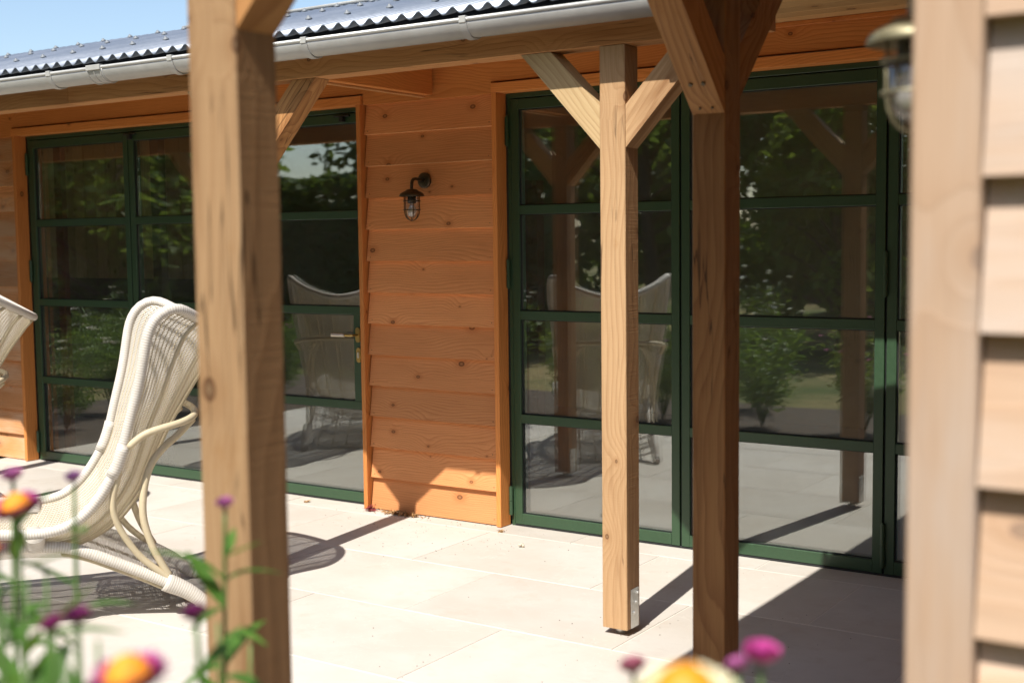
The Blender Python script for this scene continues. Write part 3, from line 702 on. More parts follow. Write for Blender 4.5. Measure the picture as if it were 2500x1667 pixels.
# rows of the shell from seat front to the head: edge (u,z), centre (u,z), half width
ROWS = [  # eu, ez, cu, cz, hw
    (1.26, 0.375, 1.22, 0.330, 0.300), (1.19, 0.415, 1.16, 0.362, 0.315), (1.05, 0.425, 1.03, 0.350, 0.330), (0.82, 0.408, 0.80, 0.312, 0.335),
    (0.71, 0.397, 0.67, 0.292, 0.335), (0.60, 0.408, 0.54, 0.287, 0.335), (0.525, 0.448, 0.43, 0.330, 0.335), (0.462, 0.515, 0.352, 0.390, 0.338),
    (0.402, 0.612, 0.280, 0.483, 0.342), (0.367, 0.700, 0.236, 0.585, 0.350), (0.337, 0.818, 0.180, 0.700, 0.360), (0.318, 0.885, 0.140, 0.775, 0.370),
    (0.297, 0.968, 0.085, 0.862, 0.380), (0.278, 1.070, 0.025, 0.955, 0.392), (0.262, 1.155, -0.030, 1.025, 0.400), (0.238, 1.210, -0.062, 1.068, 0.400), (0.196, 1.248, -0.090, 1.098, 0.396), (0.150, 1.262, -0.105, 1.115, 0.390)]
def shellcurves():
    E = catmull([(r[0], 0, r[1]) for r in ROWS], 10); Cc = catmull([(r[2], 0, r[3]) for r in ROWS], 10); Wd = catmull([(r[4], 0, 0) for r in ROWS], 10)
    return E, Cc, [w.x for w in Wd]
SE, SC, SW = shellcurves()
def shellpt(i, q):
    """i index along, q in [-1,1] across"""
    e, c, w = SE[i], SC[i], SW[i]; a = abs(q)
    k = a**1.55
    p = c.lerp(e, k); lat = w*(0.75*a+0.25*math.sin(a*math.pi/2))*(1 if q >= 0 else -1)
    return Vector((p.x, lat, p.z))
def resample():
    # equal arc-length stations along the centre of the shell
    ds = [0]
    for i in range(1, len(SC)): ds.append(ds[-1]+((SC[i]-SC[i-1]).length+(SE[i]-SE[i-1]).length)/2)
    return ds
SD = resample()
def shell_at(s, q):
    import bisect
    i = min(max(bisect.bisect_right(SD, s)-1, 0), len(SD)-2); f = (s-SD[i])/max(1e-6, SD[i+1]-SD[i])
    return shellpt(i, q).lerp(shellpt(i+1, q), min(max(f, 0), 1))
def build_chair():
    root = empty('rattan_lounge_chair', (0, 0, 0))
    # --- woven shell: flat weft strands passing over and under the warp rods
    NR, NQ = 250, 52; Lm = SD[-1]
    grid = []
    V, F, U = [], [], []
    def nrm(s, q):
        a = shell_at(min(s+.01, Lm), q)-shell_at(max(s-.01, 0), q); b = shell_at(s, min(q+.03, 1))-shell_at(s, max(q-.03, -1)); return a.cross(b).normalized()
    NS = 60
    base = [[(shell_at(Lm*i/NS, -1+2*j/NQ), nrm(Lm*i/NS, -1+2*j/NQ)) for j in range(NQ+1)] for i in range(NS+1)]
    def bl(s, j):
        x_ = s/Lm*NS; i = min(int(x_), NS-1); f = x_-i
        return base[i][j][0].lerp(base[i+1][j][0], f), base[i][j][1].lerp(base[i+1][j][1], f)
    step = Lm/NR
    for k in range(NR):
        sa, sb = k*step+step*0.15, (k+1)*step-step*0.15
        for j in range(NQ+1):
            off = 0.0016*(1 if (j+k) % 2 else -1)
            for s in (sa, sb):
                p, nn = bl(s, j); V.append(p+nn*off); U.append((s, j/NQ))
        o = k*(NQ+1)*2
        for j in range(NQ): F.append((o+2*j, o+2*j+1, o+2*j+3, o+2*j+2))
    mk('woven_shell', V, F, 'rat_weave', root, None, True, U)
    # warp rods
    parts = []
    for j in range(1, NQ):
        pts = [bl(Lm*i/40, j)[0] for i in range(41)]; parts.append(tubedata(pts, 0.0022, 5, False))
    V, F, U = merge(parts); mk('warp_rods', V, F, 'rat_pole', root, None, True, U)
    # thick rods on the outside of the shell
    for q in (-0.70, -0.42, -0.14, 0.14, 0.42, 0.70):
        pts = []
        for i in range(46):
            s = Lm*(0.02+0.97*i/45); p = shell_at(s, q); nn = nrm(s, q); 
            c = nn if nn.dot(Vector((-0.6, 0, -0.7))) > 0 else -nn
            pts.append(p+c*0.011)
        tube('back_rod', pts, 0.0078, 'rat_pole', root, 8)
    # rim: one thick wrapped tube up one side, over both ears and down the other side
    side = [shell_at(Lm*i/60, 1.0) for i in range(61)]
    top = [shell_at(Lm, 1.0-2.0*i/36) for i in range(1, 36)]
    # rounded ears: lift the top run a touch towards the ears
    rim = side+top+[Vector((p.x, -p.y, p.z)) for p in reversed(side)]
    sm = rim[:]
    for _ in range(3): sm = [sm[0]]+[(sm[i-1]+sm[i]*2+sm[i+1])/4 for i in range(1, len(sm)-1)]+[sm[-1]]
    tube('rim', sm, 0.0205, 'rat_wrap', root, 14)
    fr = [shell_at(0, 1.0-2.0*i/24) for i in range(25)]
    tube('front_rim', fr, 0.019, 'rat_wrap', root, 12)
    # --- base runners, poles and cross bar
    RUN = [(0.015, 0.018), (0.06, 0.045), (0.13, 0.102), (0.231, 0.158), (0.314, 0.203), (0.444, 0.268), (0.556, 0.317), (0.674, 0.338), (0.824, 0.345), (0.98, 0.330), (1.13, 0.275), (1.26, 0.180), (1.36, 0.080), (1.41, 0.018)]
    for sgn in (1, -1):
        run = catmull([(u, sgn*0.292, z) for u, z in RUN], 6); n_ = len(run)
        tube('base_runner', run, [0.0225]*n_, 'rat_wrap', root, 12)
        seg = [p for p in run if 0.03 < p.x < 0.22]
        tube('foot_binding', seg, [0.027+0.012*max(0, (p.x-0.05)/0.17) for p in seg], 'rat_wrap', root, 12)
        tube('leg_pole', catmull([(u, sgn*w, z) for u, z, w in ((0.20, 0.165, .292), (0.237, 0.195, .294), (0.312, 0.268, .302), (0.375, 0.368, .315), (0.405, 0.451, .325), (0.406, 0.521, .333), (0.391, 0.582, .340), (0.378, 0.640, .345))], 6), 0.0135, 'rat_pole', root, 10)
        tube('leg_pole', catmull([(u, sgn*w, z) for u, z, w in ((0.20, 0.175, .290), (0.222, 0.216, .292), (0.260, 0.297, .296), (0.290, 0.405, .298), (0.291, 0.493, .296), (0.274, 0.580, .290), (0.246, 0.640, .280), (0.20, 0.690, .262), (0.138, 0.735, .235), (0.075, 0.790, .20))], 6), 0.0150, 'rat_pole', root, 10)
        b0 = [p for p in side if 0.575 < p.z < 0.735 and p.x < 0.5]
        tube('rim_binding', [Vector((p.x, sgn*p.y, p.z)) for p in b0], [0.0245]*len(b0), 'rat_wrap', root, 14)
        j0 = catmull([(0.70, sgn*.292, .345), (0.70, sgn*.31, .372), (0.70, sgn*.333, .398)], 4)
        tube('seat_binding', j0, 0.040, 'rat_wrap', root, 12)
    cb = catmull([(0.345, 0.362, 0.715), (0.29, 0.372, 0.758), (0.235, 0.372, 0.778), (0.138, 0.330, 0.795), (0.082, 0.262, 0.808), (0.06, 0.14, 0.812), (0.052, 0, 0.812), (0.06, -0.14, 0.812), (0.082, -0.262, 0.808), (0.138, -0.330, 0.795), (0.235, -0.372, 0.778), (0.29, -0.372, 0.758), (0.345, -0.362, 0.715)], 6)
    tube('cross_bar', cb, 0.0145, 'rat_pole', root, 10)
    # woven apron between the runners (rear and front)
    for sg, (ua, ub) in enumerate(((0.10, 0.60), (0.98, 1.34))):
        V, F, U = [], [], []; n_ = 90; rr = catmull([(u, 0, z) for u, z in RUN], 16)
        def zat(u): 
            return min(rr, key=lambda p: abs(p.x-u)).z
        for k in range(n_):
            u0_, u1_ = ua+(ub-ua)*(k+.1)/n_, ua+(ub-ua)*(k+.8)/n_
            for j in range(21):
                w = -0.285+0.57*j/20
                for u in (u0_, u1_): V.append((u, w, zat(u)-0.012-0.05*(1-(w/0.285)**2)+0.002*(1 if (j+k) % 2 else -1))); U.append((u, w))
            o = k*42
            for j in range(20): F.append((o+2*j, o+2*j+1, o+2*j+3, o+2*j+2))
        mk('woven_apron', V, F, 'rat_weave', root, None, True, U)
        for w in (-0.2, -0.1, 0.0, 0.1, 0.2):
            tube('apron_rod', [(ua+(ub-ua)*i/14, w, zat(ua+(ub-ua)*i/14)-0.024-0.05*(1-(w/0.285)**2)) for i in range(15)], 0.007, 'rat_pole', root, 6)
    # hanging woven strip beneath each runner
    for sgn in (1, -1):
        V, F, U = [], [], []; rr = [p for p in catmull([(u, sgn*.292, z) for u, z in RUN], 40) if 0.16 < p.x < 1.2]
        for k, p in enumerate(rr[:-1]):
            q_ = rr[k+1]; a, b = p.lerp(q_, .12), p.lerp(q_, .72); o = len(V)
            V += [a+Vector((0, 0, -.018)), b+Vector((0, 0, -.018)), b+Vector((-.012, sgn*.004, -.043)), a+Vector((-.012, sgn*.004, -.043))]; U += [(0, 0)]*4; F.append((o, o+1, o+2, o+3))
        mk('runner_weave', V, F, 'rat_pole', root, None, False, U)
    return root
def place(root, x, y, ang):
    root.matrix_basis = Matrix.Translation((x, y, 0)) @ Matrix.Rotation(ang, 4, 'Z')
def copy_tree(o, parent=None):
    c = o.copy(); COL.objects.link(c); c.parent = parent
    if parent is not None: c.matrix_parent_inverse = o.matrix_parent_inverse.copy()
    for ch in o.children: copy_tree(ch, c)
    return c
chair = build_chair()
# local x = forward, local y = left of it; near side (towards the camera) is +y
ANG = math.atan2(-0.822, -0.569)
place(chair, -4.06, -1.76, ANG)
tag(chair, 'white woven rattan lounge chair partly hidden behind the near post', 'chair', 'rattan lounge chairs')
ch2 = copy_tree(chair); place(ch2, -6.02, -1.30, ANG+R(2))
tag(ch2, 'second white rattan chair, only its back showing at the left edge', 'chair', 'rattan lounge chairs')

# ================================================================== FOREGROUND STRAWFLOWERS
def leaf_mesh(name, L, w, bend):
    V, F = [], []; n_ = 8
    for i in range(n_+1):
        t = i/n_; ww = w*math.sin(math.pi*min(1, t*0.93+.05))**0.8*(1-.25*t); z = bend*t*t*L; x_ = L*t
        V += [(x_, -ww, z+abs(ww)*.35), (x_, 0, z), (x_, ww, z+abs(ww)*.35)]
    for i in range(n_): 
        a = 3*i; F += [(a, a+1, a+4, a+3), (a+1, a+2, a+5, a+4)]
    me = bpy.data.meshes.new(name); me.from_pydata(V, [], F); me.update(); me.polygons.foreach_set('use_smooth', [True]*len(F)); me.materials.append(M['leaf_flower']); return me
LEAVES = [leaf_mesh('leaf', l, w, b) for l, w, b in ((0.085, 0.0115, -0.30), (0.105, 0.0135, -0.45), (0.07, 0.0105, 0.12), (0.095, 0.012, 0.05), (0.06, 0.0095, -0.6))]
def petals_mesh(name, r_in, r_out, tilt0, tilt1, rows, per, mat, seed):
    rr = random.Random(seed); V, F = [], []
    for k in range(rows):
        f = k/max(1, rows-1); tl = tilt0+(tilt1-tilt0)*f; ro = r_out*(1-.16*f); ri = r_in*(0.75+.25*(1-f))
        for j in range(per):
            a = 2*math.pi*(j+.5*(k % 2))/per+rr.uniform(-.06, .06); L = (ro-ri)*rr.uniform(.9, 1.08); wd = ro*math.pi/per*1.15
            o = len(V)
            for t, wf in ((0, .5), (.35, .95), (.7, 1.0), (1.0, .25)):
                cu = tl+.5*t; x_ = ri+L*t*math.cos(tl+.25*t); z_ = L*t*math.sin(cu)
                for s_ in (-1, 0, 1):
                    V.append((x_*math.cos(a)-s_*wd*wf*math.sin(a), x_*math.sin(a)+s_*wd*wf*math.cos(a), z_+(.0012 if s_ else 0)+k*.0009))
            for q in range(3):
                for s_ in range(2): F.append((o+3*q+s_, o+3*q+s_+1, o+3*q+s_+4, o+3*q+s_+3))
    me = bpy.data.meshes.new(name); me.from_pydata(V, [], F); me.update(); me.polygons.foreach_set('use_smooth', [True]*len(F)); me.materials.append(M[mat]); return me
def disc_mesh(r, h, mat):
    n_ = 18; prof = [(r*math.cos(t), h*math.sin(t)) for t in (0, .35, .7, 1.05, 1.35, 1.52)]
    V = [(a*math.cos(2*math.pi*j/n_), a*math.sin(2*math.pi*j/n_), b) for a, b in prof for j in range(n_)]
    F = [(i*n_+j, i*n_+(j+1) % n_, (i+1)*n_+(j+1) % n_, (i+1)*n_+j) for i in range(len(prof)-1) for j in range(n_)]+[tuple(range((len(prof)-1)*n_, len(prof)*n_)), tuple(range(n_-1, -1, -1))]
    me = bpy.data.meshes.new('disc'); me.from_pydata(V, [], F); me.update(); me.polygons.foreach_set('use_smooth', [True]*len(F)); me.materials.append(M[mat]); return me
def plant(label, base, heads, nleaf, seed, side=()):
    """heads: list of (pos, radius, petal material, disc material, tilt vector, openness)"""
    rr = random.Random(seed); root = empty('strawflower', base); tag(root, label, 'flower', 'strawflowers in the foreground bed')
    b = Vector(base)
    for hi, (pos, rad, pm, dm, tv, opn) in enumerate(heads):
        pos = Vector(pos); mid = b.lerp(pos, .55)+Vector((rr.uniform(-.03, .03), rr.uniform(-.03, .03), 0)); st = b+Vector((rr.uniform(-.02, .02), rr.uniform(-.02, .02), 0))
        pts = catmull([st, st.lerp(mid, .5)+Vector((rr.uniform(-.012, .012), rr.uniform(-.012, .012), 0)), mid, mid.lerp(pos, .6)+Vector((rr.uniform(-.008, .008), 0, 0)), pos], 6)
        n_ = len(pts); tube('stem', pts, [0.0042-0.0016*i/n_ for i in range(n_)], 'stem', root, 7)
        for k in range(nleaf):
            t = 0.62+0.35*(k+rr.random()*.6)/nleaf; i = min(int(t*(n_-1)), n_-2); p = pts[i]
            a = k*2.4+rr.uniform(-.4, .4)+hi; sc = rr.uniform(.85, 1.35)*(1.2-.4*t)
            mw = Matrix.Translation(p) @ Matrix.Rotation(a, 4, 'Z') @ Matrix.Rotation(-rr.uniform(.05, .85), 4, 'Y') @ Matrix.Scale(sc, 4)
            inst('leaf', LEAVES[rr.randrange(len(LEAVES))], root, mw)
        ax = Vector(tv).normalized(); q = Vector((0, 0, 1)).rotation_difference(ax).to_matrix().to_4x4()
        mw = Matrix.Translation(pos) @ q
        hd_ = inst('flower_head', disc_mesh(rad*(.64 if opn > .5 else .40), rad*(.68 if opn > .5 else .55), dm), root, mw)
        inst('petals', petals_mesh('petals', rad*.36, rad, -0.35 if opn > .5 else .35, .02 if opn > .5 else 1.05, 4, 15, pm, seed+hi), hd_, mw)
        if opn <= .5: inst('petals', petals_mesh('petals', rad*.30, rad*.72, 1.0, 1.4, 2, 12, pm, seed+hi+50), hd_, mw)
# camera-side bed, about waist high
def at(x, y, dep):   # position in the bed of something seen at photo pixel (2352 wide proof) at a depth
    px, py = x*1.06293, y*1.06293
    return CAM+(fw+rt*((px-1250)/3085)-up*((py-833.5)/3085))*dep
UPV = (0.05, -0.25, 1)
def hd(x, y, dep, dia, pm, dm='disc', tv=UPV, opn=1): 
    p = at(x, y, dep); return (p, dia*1.06293/3085*dep/2*(1.1 if opn > .5 else 1.1), pm, dm, tv, opn)
def base_of(p, dx=0, dy=0): return (p.x+dx, min(p.y+dy, -4.18), -0.01)
plant('pale pink strawflower bloom in the far left foreground', base_of(at(30, 1098, 1.62), .04, -.05), [hd(30, 1100, 1.62, 54, 'p_pale', 'p_pale', (0, -.2, 1), .4)], 7, 11)
plant('small purple strawflower bloom in front of the chair seat', base_of(at(170, 1100, 1.62), .05, -.06), [hd(170, 1102, 1.62, 42, 'p_lilac', 'p_lilac', (.1, -.3, 1), .4)], 6, 12)
plant('magenta strawflower with bright orange centre at left edge', base_of(at(45, 1165, 1.45), .05, -.02), [hd(40, 1168, 1.45, 105, 'p_mag', 'disc', (.05, -.35, 1), 1)], 9, 13)
plant('dark strawflower cut off by the left edge of the view', base_of(at(-8, 1268, 1.3), .03, -.02), [hd(-10, 1272, 1.3, 60, 'p_dark', 'disc', (-.2, -.2, 1), 1)], 8, 14)
plant('two dark magenta strawflower heads on one branching plant', base_of(at(160, 1440, 1.25), .03, -.03), [hd(178, 1425, 1.25, 66, 'p_dark', 'p_dark', (.2, -.1, 1), .3), hd(122, 1442, 1.23, 62, 'p_mag', 'p_dark', (-.25, -.2, 1), .3)], 12, 15)
plant('large orange strawflower with magenta rim at the bottom left', base_of(at(297, 1560, 1.0), .02, -.02), [hd(297, 1562, 1.0, 168, 'p_mag', 'disc', (.0, -.25, 1), 1)], 8, 16)
plant('dusky purple strawflower bud in front of the near post foot', base_of(at(450, 1415, 1.35), .02, -.03), [hd(450, 1418, 1.35, 62, 'p_dark', 'p_lilac', (-.1, -.2, 1), .2)], 7, 17)
plant('tall leafy strawflower with small pink bloom against the near post', base_of(at(505, 1300, 1.62), .0, -.02), [hd(517, 1162, 1.62, 44, 'p_pale', 'p_lilac', (.1, -.2, 1), .3)], 15, 18)
plant('dusty pink strawflower at the bottom, near the yellow bloom', base_of(at(1455, 1535, 1.3), .02, -.03), [hd(1455, 1538, 1.3, 66, 'p_dusty', 'p_dusty', (-.1, -.2, 1), .3)], 5, 19)
plant('large cream strawflower with orange centre at the bottom edge', base_of(at(1570, 1560, 0.85), .02, -.02), [hd(1575, 1606, 0.85, 230, 'p_cream', 'p_orange', (.0, -.1, 1), 1)], 4, 20)
plant('hot pink strawflower pair beside the shaded post', base_of(at(1730, 1520, 1.22), .02, -.03), [hd(1748, 1512, 1.2, 92, 'p_hot', 'p_hot', (.15, -.2, 1), .4), hd(1697, 1535, 1.22, 58, 'p_pale', 'p_dusty', (-.2, -.2, 1), .4)], 6, 21)
for i, (x, y, dep, n_) in enumerate(((60, 1330, 1.3, 18), (10, 1400, 1.15, 18), (225, 1470, 1.15, 16), (500, 1430, 1.5, 14), (575, 1470, 1.62, 14), (1480, 1580, 1.1, 7), (1800, 1585, 1.15, 7), (105, 1300, 1.45, 18), (150, 1500, 1.05, 16), (60, 1530, 1.0, 14))):
    p = at(x, y, dep)
    rr = random.Random(90+i); root = empty('leafy_shoot', base_of(p, rr.uniform(-.03, .03), -.02))
    tag(root, ['leafy green shoot under the magenta and orange bloom', 'leafy green shoot at the bottom left corner', 'leafy green shoot beside the large orange bloom', 'leafy green shoot left of the tall pink strawflower', 'leafy green shoot in front of the near post', 'leafy green shoot under the dusty pink bloom', 'leafy green shoot right of the hot pink blooms', 'tall leafy shoot in front of the chair runner', 'leafy shoot between the dark heads and the orange bloom', 'low leafy shoot nearest the bottom left corner'][i], 'plant', 'leafy shoots in the foreground bed')
    b = Vector(WM[root.name].translation); pts = catmull([b, b.lerp(p, .5)+Vector((rr.uniform(-.02, .02), 0, 0)), p], 8); m_ = len(pts)
    tube('stem', pts, [0.004-0.002*k/m_ for k in range(m_)], 'stem', root, 6)
    for k in range(n_):
        t = .62+.37*k/n_; q = pts[min(int(t*(m_-1)), m_-1)]
        inst('leaf', LEAVES[rr.randrange(len(LEAVES))], root, Matrix.Translation(q) @ Matrix.Rotation(k*2.4+rr.uniform(-.3, .3), 4, 'Z') @ Matrix.Rotation(-rr.uniform(.1, .9), 4, 'Y') @ Matrix.Scale(rr.uniform(.7, 1.15), 4))

# ================================================================== GARDEN BEHIND THE CAMERA (seen in the glass)
def leafcloud(n_, shape, size, rr, aspect=0.45):
    V, F = [], []
    for _ in range(n_):
        p, nn = shape(rr); s = size*rr.uniform(.6, 1.4)
        d = Vector((rr.gauss(0, 1), rr.gauss(0, 1), rr.gauss(0, .7))); d.normalize()
        e = (nn+Vector((rr.gauss(0, .6), rr.gauss(0, .6), rr.gauss(0, .6)))).cross(d)
        if e.length < 1e-3: continue
        e.normalize(); o = len(V)
        V += [p-d*s, p+e*s*aspect, p+d*s, p-e*s*aspect]; F.append((o, o+1, o+2, o+3))
    return V, F
def blobs(centres, spread):
    def sh(rr):
        c, r_ = centres[rr.randrange(len(centres))]
        d = Vector((rr.gauss(0, 1), rr.gauss(0, 1), rr.gauss(0, 1))).normalized(); k = rr.random()**.45
        return c+Vector((d.x*r_, d.y*r_, d.z*r_*.8))*k, d
    return sh
def tree(label, x, y, h, cr, mat, n_, seed, size=0.10, low=0.3, group='garden trees behind the camera'):
    rr = random.Random(seed); root = empty('tree', (x, y, -0.03)); tag(root, label, 'tree', group)
    b = Vector((x, y, -.03)); tp = b+Vector((rr.uniform(-.4, .4), rr.uniform(-.4, .4), h*.8))
    tr_ = catmull([b, b.lerp(tp, .4)+Vector((rr.uniform(-.15, .15), rr.uniform(-.15, .15), 0)), tp], 6)
    parts = [tubedata(tr_, [0.14*h/8*(1-.85*i/len(tr_)) for i in range(len(tr_))], 9)]
    cs = []
    for k in range(22):
        t = low+(1-low)*k/22; a = k*2.4+rr.uniform(-.5, .5); rr_ = cr*(0.95-.55*((t-low)/(1-low))**1.4)*rr.uniform(.5, 1.05)
        q = b+Vector((math.cos(a)*rr_, math.sin(a)*rr_, h*t)); s0 = b.lerp(tp, max(.18, t-.12)); cs.append((q, cr*rr.uniform(.26, .46)))
        parts.append(tubedata(catmull([s0, s0.lerp(q, .5)+Vector((0, 0, .15)), q], 4), [0.035*(1-.7*i/8) for i in range(9)], 5))
    cs.append((b+Vector((0, 0, h*.93)), cr*.4))
    V, F, U = merge(parts); mk('trunk', V, F, 'bark', root, None, True)
    V, F = leafcloud(n_, blobs(cs, 1), size, rr); mk('crown', V, F, mat, root)
tree('tall dark tree mirrored in the left doors', -14.2, -14.8, 10.5, 3.6, 'leaf_dark', 9000, 31, .16)
tree('broad green tree mirrored behind the lantern panel', -9.6, -13.2, 8.2, 3.2, 'leaf', 9000, 32, .15)
tree('tree with open crown mirrored in the right doors', -6.6, -15.5, 9.0, 3.4, 'leaf_dark', 7000, 33, .16)
tree('yellow green young tree mirrored in the right door', -5.6, -10.6, 3.6, 1.5, 'leaf_yellow', 7000, 34, .085, .15)
tree('dark tree on the far right of the mirrored garden', -3.2, -17.5, 11, 4.0, 'leaf_dark', 8000, 35, .17)
tree('leafy tree at the far left of the mirrored garden', -19.5, -10.5, 9.0, 3.6, 'leaf', 9000, 36, .15)
tree('tall tree closing the mirrored view on the left', -30, -12, 11, 4.5, 'leaf_dark', 8000, 37, .19)
tree('bushy tree beyond the patio mirrored low in the glass', -15.5, -6.6, 4.2, 2.0, 'leaf', 9000, 38, .10, .12)
def hedge(label, p0, p1, h, w, n_, seed):
    rr = random.Random(seed); p0, p1 = Vector(p0), Vector(p1); d = (p1-p0); nrm_ = Vector((-d.y, d.x, 0)).normalized()
    root = empty('hedge', tuple((p0+p1)/2)); tag(root, label, 'hedge')
    def sh(r2):
        t = r2.random(); z = h*r2.random()**.8*(1+.06*math.sin(t*37)); s_ = r2.choice((-1, 1)); k = w*.5*(1-.25*(z/h))*(1-.35*r2.random()**2)
        if r2.random() < .25: z = h*(.95+.08*r2.random()); k = w*.5*r2.random()
        return p0+d*t+nrm_*s_*k+Vector((0, 0, z)), nrm_*s_+Vector((0, 0, .3))
    V, F = leafcloud(n_, sh, .075, rr, .5); mk('foliage', V, F, 'leaf_dark', root)
    c = timber('inner_branches', (p0.x, p0.y, h*.46), (p1.x, p1.y, h*.46), w*.55, h*.86, 'leaf_dark', root, ch=0.05)
hedge('long dark clipped hedge mirrored in the left doors', (-20, -5.4, 0), (-9.2, -9.6, 0), 2.35, 1.1, 26000, 41)
hedge('far hedge closing the lawn in the mirrored garden', (-9.0, -19.5, 0), (4, -19.5, 0), 2.6, 1.2, 12000, 42)
# the wood far behind the lawn, one mass
rr = random.Random(77)
def woodshape(r2):
    t = r2.random(); x = -46+62*t; h = (6.2+1.8*math.sin(x*.55)+1.2*math.sin(x*1.7+1))*(0.38 if -36 < x < -22 or -15 < x < -9 else 1); z = h*r2.random()**.75
    return Vector((x, -27+2.2*math.sin(x*.4)+r2.gauss(0, 1.0)*(1-.5*z/h), z)), Vector((0, 1, .4))
V, F = leafcloud(42000, woodshape, .27, rr, .55)
o = mk('distant_wood', V, F, 'leaf_dark'); tag(o, 'far belt of dark trees closing the mirrored garden', 'wood', kind='stuff')
V, F = leafcloud(14000, lambda r2: (Vector((-44+r2.gauss(0, 1.2), r2.uniform(-27, 6), 3.2*r2.random()**.8)), Vector((1, 0, .3))), .27, rr, .55)
o = mk('distant_wood', V, F, 'leaf_dark'); tag(o, 'far belt of dark trees on the left of the mirrored garden', 'wood', kind='stuff')
def shrub(label, x, y, h, r_, mat, fl, seed, n_=2600):
    rr = random.Random(seed); root = empty('flowering_shrub', (x, y, -.012)); tag(root, label, 'shrub', 'shrubs along the patio edge')
    b = Vector((x, y, -.012)); parts = []; tips = []
    for k in range(16):
        a = k*2.4; t = b+Vector((math.cos(a)*r_*rr.uniform(.3, 1), math.sin(a)*r_*rr.uniform(.3, 1), h*rr.uniform(.65, 1.05))); tips.append(t)
        parts.append(tubedata(catmull([b, b.lerp(t, .5)+Vector((0, 0, h*.12)), t], 4), 0.004, 5))
    V, F, U = merge(parts); mk('stems', V, F, 'stem', root, None, True)
    cs = [(b.lerp(t, f), r_*.34) for t in tips for f in (.35, .6, .85)]
    V, F = leafcloud(n_, blobs(cs, 1), .028, rr, .25); mk('foliage', V, F, mat, root)
    fm = petals_mesh('petals', .004, .022, .2, .6, 2, 9, fl, seed)
    for k in range(18):
        t = tips[rr.randrange(16)]+Vector((rr.uniform(-.1, .1), rr.uniform(-.1, .1), rr.uniform(-.05, .08)))
        inst('flower_head', fm, root, Matrix.Translation(t) @ Matrix.Rotation(rr.uniform(-.6, .6), 4, 'X') @ Matrix.Scale(rr.uniform(.7, 1.5), 4))
SH = [(-8.75, -1.0, .95, .45, 'leaf_bright', 'p_white', 'shrub with white blooms mirrored in the leftmost door'), (-9.3, -1.9, 1.05, .5, 'leaf_bright', 'p_white', 'taller white flowered shrub behind it in the leftmost door'), (-8.6, -2.4, .8, .42, 'leaf_yellow', 'p_orange', 'low shrub with orange blooms left of the patio'), (-8.5, -3.2, .9, .45, 'leaf_bright', 'p_pale', 'pink flowered shrub at the patio corner'),
      (-7.4, -3.85, .9, .45, 'leaf_bright', 'p_lilac', 'lilac flowered shrub along the front patio edge, leftmost'), (-6.5, -3.9, 1.0, .5, 'leaf_bright', 'p_white', 'white flowered shrub along the front patio edge'), (-5.6, -3.85, .85, .42, 'leaf_yellow', 'p_hot', 'hot pink flowered shrub along the front patio edge'),
      (-4.8, -3.95, 1.05, .5, 'leaf_bright', 'p_lilac', 'tall lilac flowered shrub mirrored behind the chair'), (-3.9, -3.9, .95, .45, 'leaf_bright', 'p_white', 'white flowered shrub mirrored in the right doors'), (-3.1, -4.0, .85, .40, 'leaf_yellow', 'p_pale', 'pink flowered shrub mirrored beside the shaded post'), (-4.4, -4.9, 1.15, .5, 'leaf_dark', 'p_white', 'dark shrub in the second row of the bed')]
for i, (x, y, h, r_, mt, fl, lb) in enumerate(SH): shrub(lb, x, y, h, r_, mt, fl, 60+i)

# ================================================================== SMALL LITTER ON THE PATIO
rr = random.Random(5)
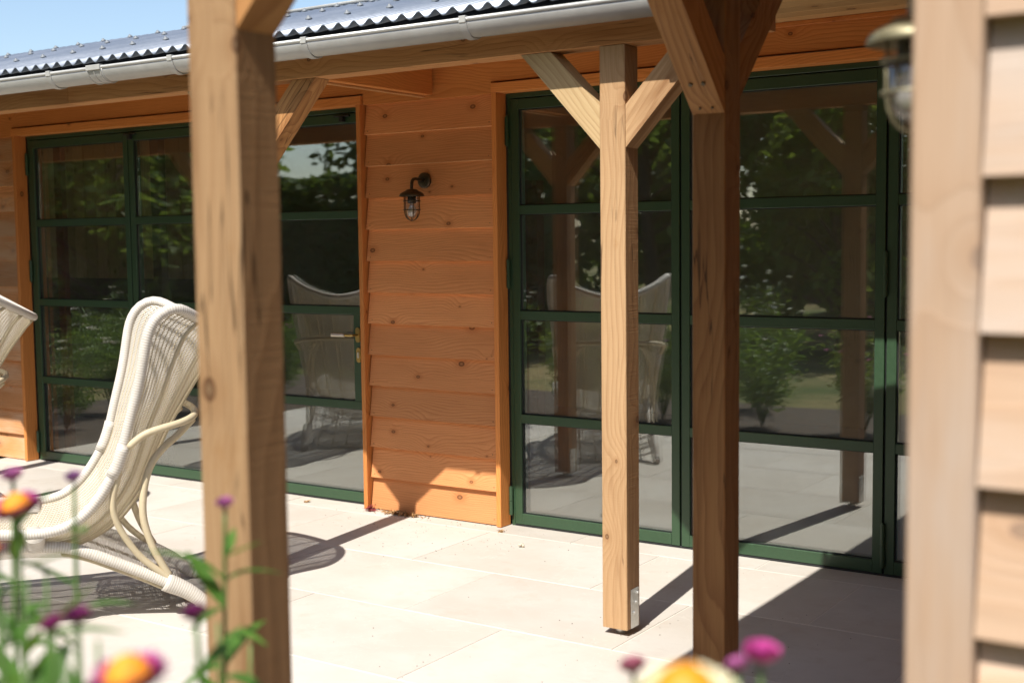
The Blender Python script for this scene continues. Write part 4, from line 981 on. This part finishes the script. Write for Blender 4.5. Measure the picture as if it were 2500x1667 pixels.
# dried red flower head against the wall
V, F = leafcloud(120, lambda r2: (Vector((r2.gauss(0, .012), r2.gauss(0, .012), abs(r2.gauss(.012, .008)))), Vector((0, 0, 1))), .014, rr, .18)
o = mk('dried_flower', V, F, 'dryred', None, Matrix.Translation((-4.545, -0.115, 0.002))); tag(o, 'dried dark red flower head lying against the wall base', 'flower')
V, F = leafcloud(260, lambda r2: (Vector((r2.gauss(0, .062), r2.gauss(0, .016), abs(r2.gauss(.004, .006)))), Vector((0, 0, 1))), .016, rr, .25)
o = mk('dry_leaf_litter', V, F, 'dry', None, Matrix.Translation((-4.33, -0.105, 0.002))); tag(o, 'small drift of dry brown leaf litter at the wall base', 'litter', kind='stuff')
V, F, U = merge([tubedata([(0.011*math.cos(t)*(1-.04*i), 0.011*math.sin(t)*(1-.04*i), .008+.0006*i) for i, t in enumerate([.5*j for j in range(18)])], [.008-.0003*i for i in range(18)], 7)])
o = mk('snail_shell', V, F, 'snail', None, Matrix.Translation((-3.36, -0.385, 0.001)), True); tag(o, 'tiny pale snail shell lying on the sunny paving', 'shell')
V, F = [], []
for _ in range(300):
    if rr.random() < .55: x, y = rr.gauss(-3.9, .45), -abs(rr.gauss(.28, .22))-.07
    else: x, y = rr.uniform(-5, -1.2), rr.uniform(-2.2, -.1)
    s = rr.uniform(.0010, .0034); a = rr.uniform(0, 6); o_ = len(V)
    for k in range(3): V.append((x+s*math.cos(a+k*2.1), y+s*math.sin(a+k*2.1), .0018))
    V.append((x, y, .0018+s*.9)); F += [(o_, o_+1, o_+3), (o_+1, o_+2, o_+3), (o_+2, o_, o_+3)]
o = mk('dirt_crumbs', V, F, 'soil'); tag(o, 'scattered dark crumbs of dirt on the pale paving', 'dirt', kind='stuff')
for i, (x, y, lb) in enumerate(((-3.62, -.17, 'small twig end on the paving under the door jamb'), (-2.74, -.42, 'curled dry leaf on paving left of the shaded post'), (-5.02, -.12, 'yellow dry leaf at the foot of the left doors'))):
    V, F = leafcloud(7, lambda r2: (Vector((r2.gauss(0, .006), r2.gauss(0, .006), .004)), Vector((0, 0, 1))), .017, random.Random(i+3), .3)
    o = mk('dry_leaf', V, F, 'dry', None, Matrix.Translation((x, y, .002))); tag(o, lb, 'leaf')
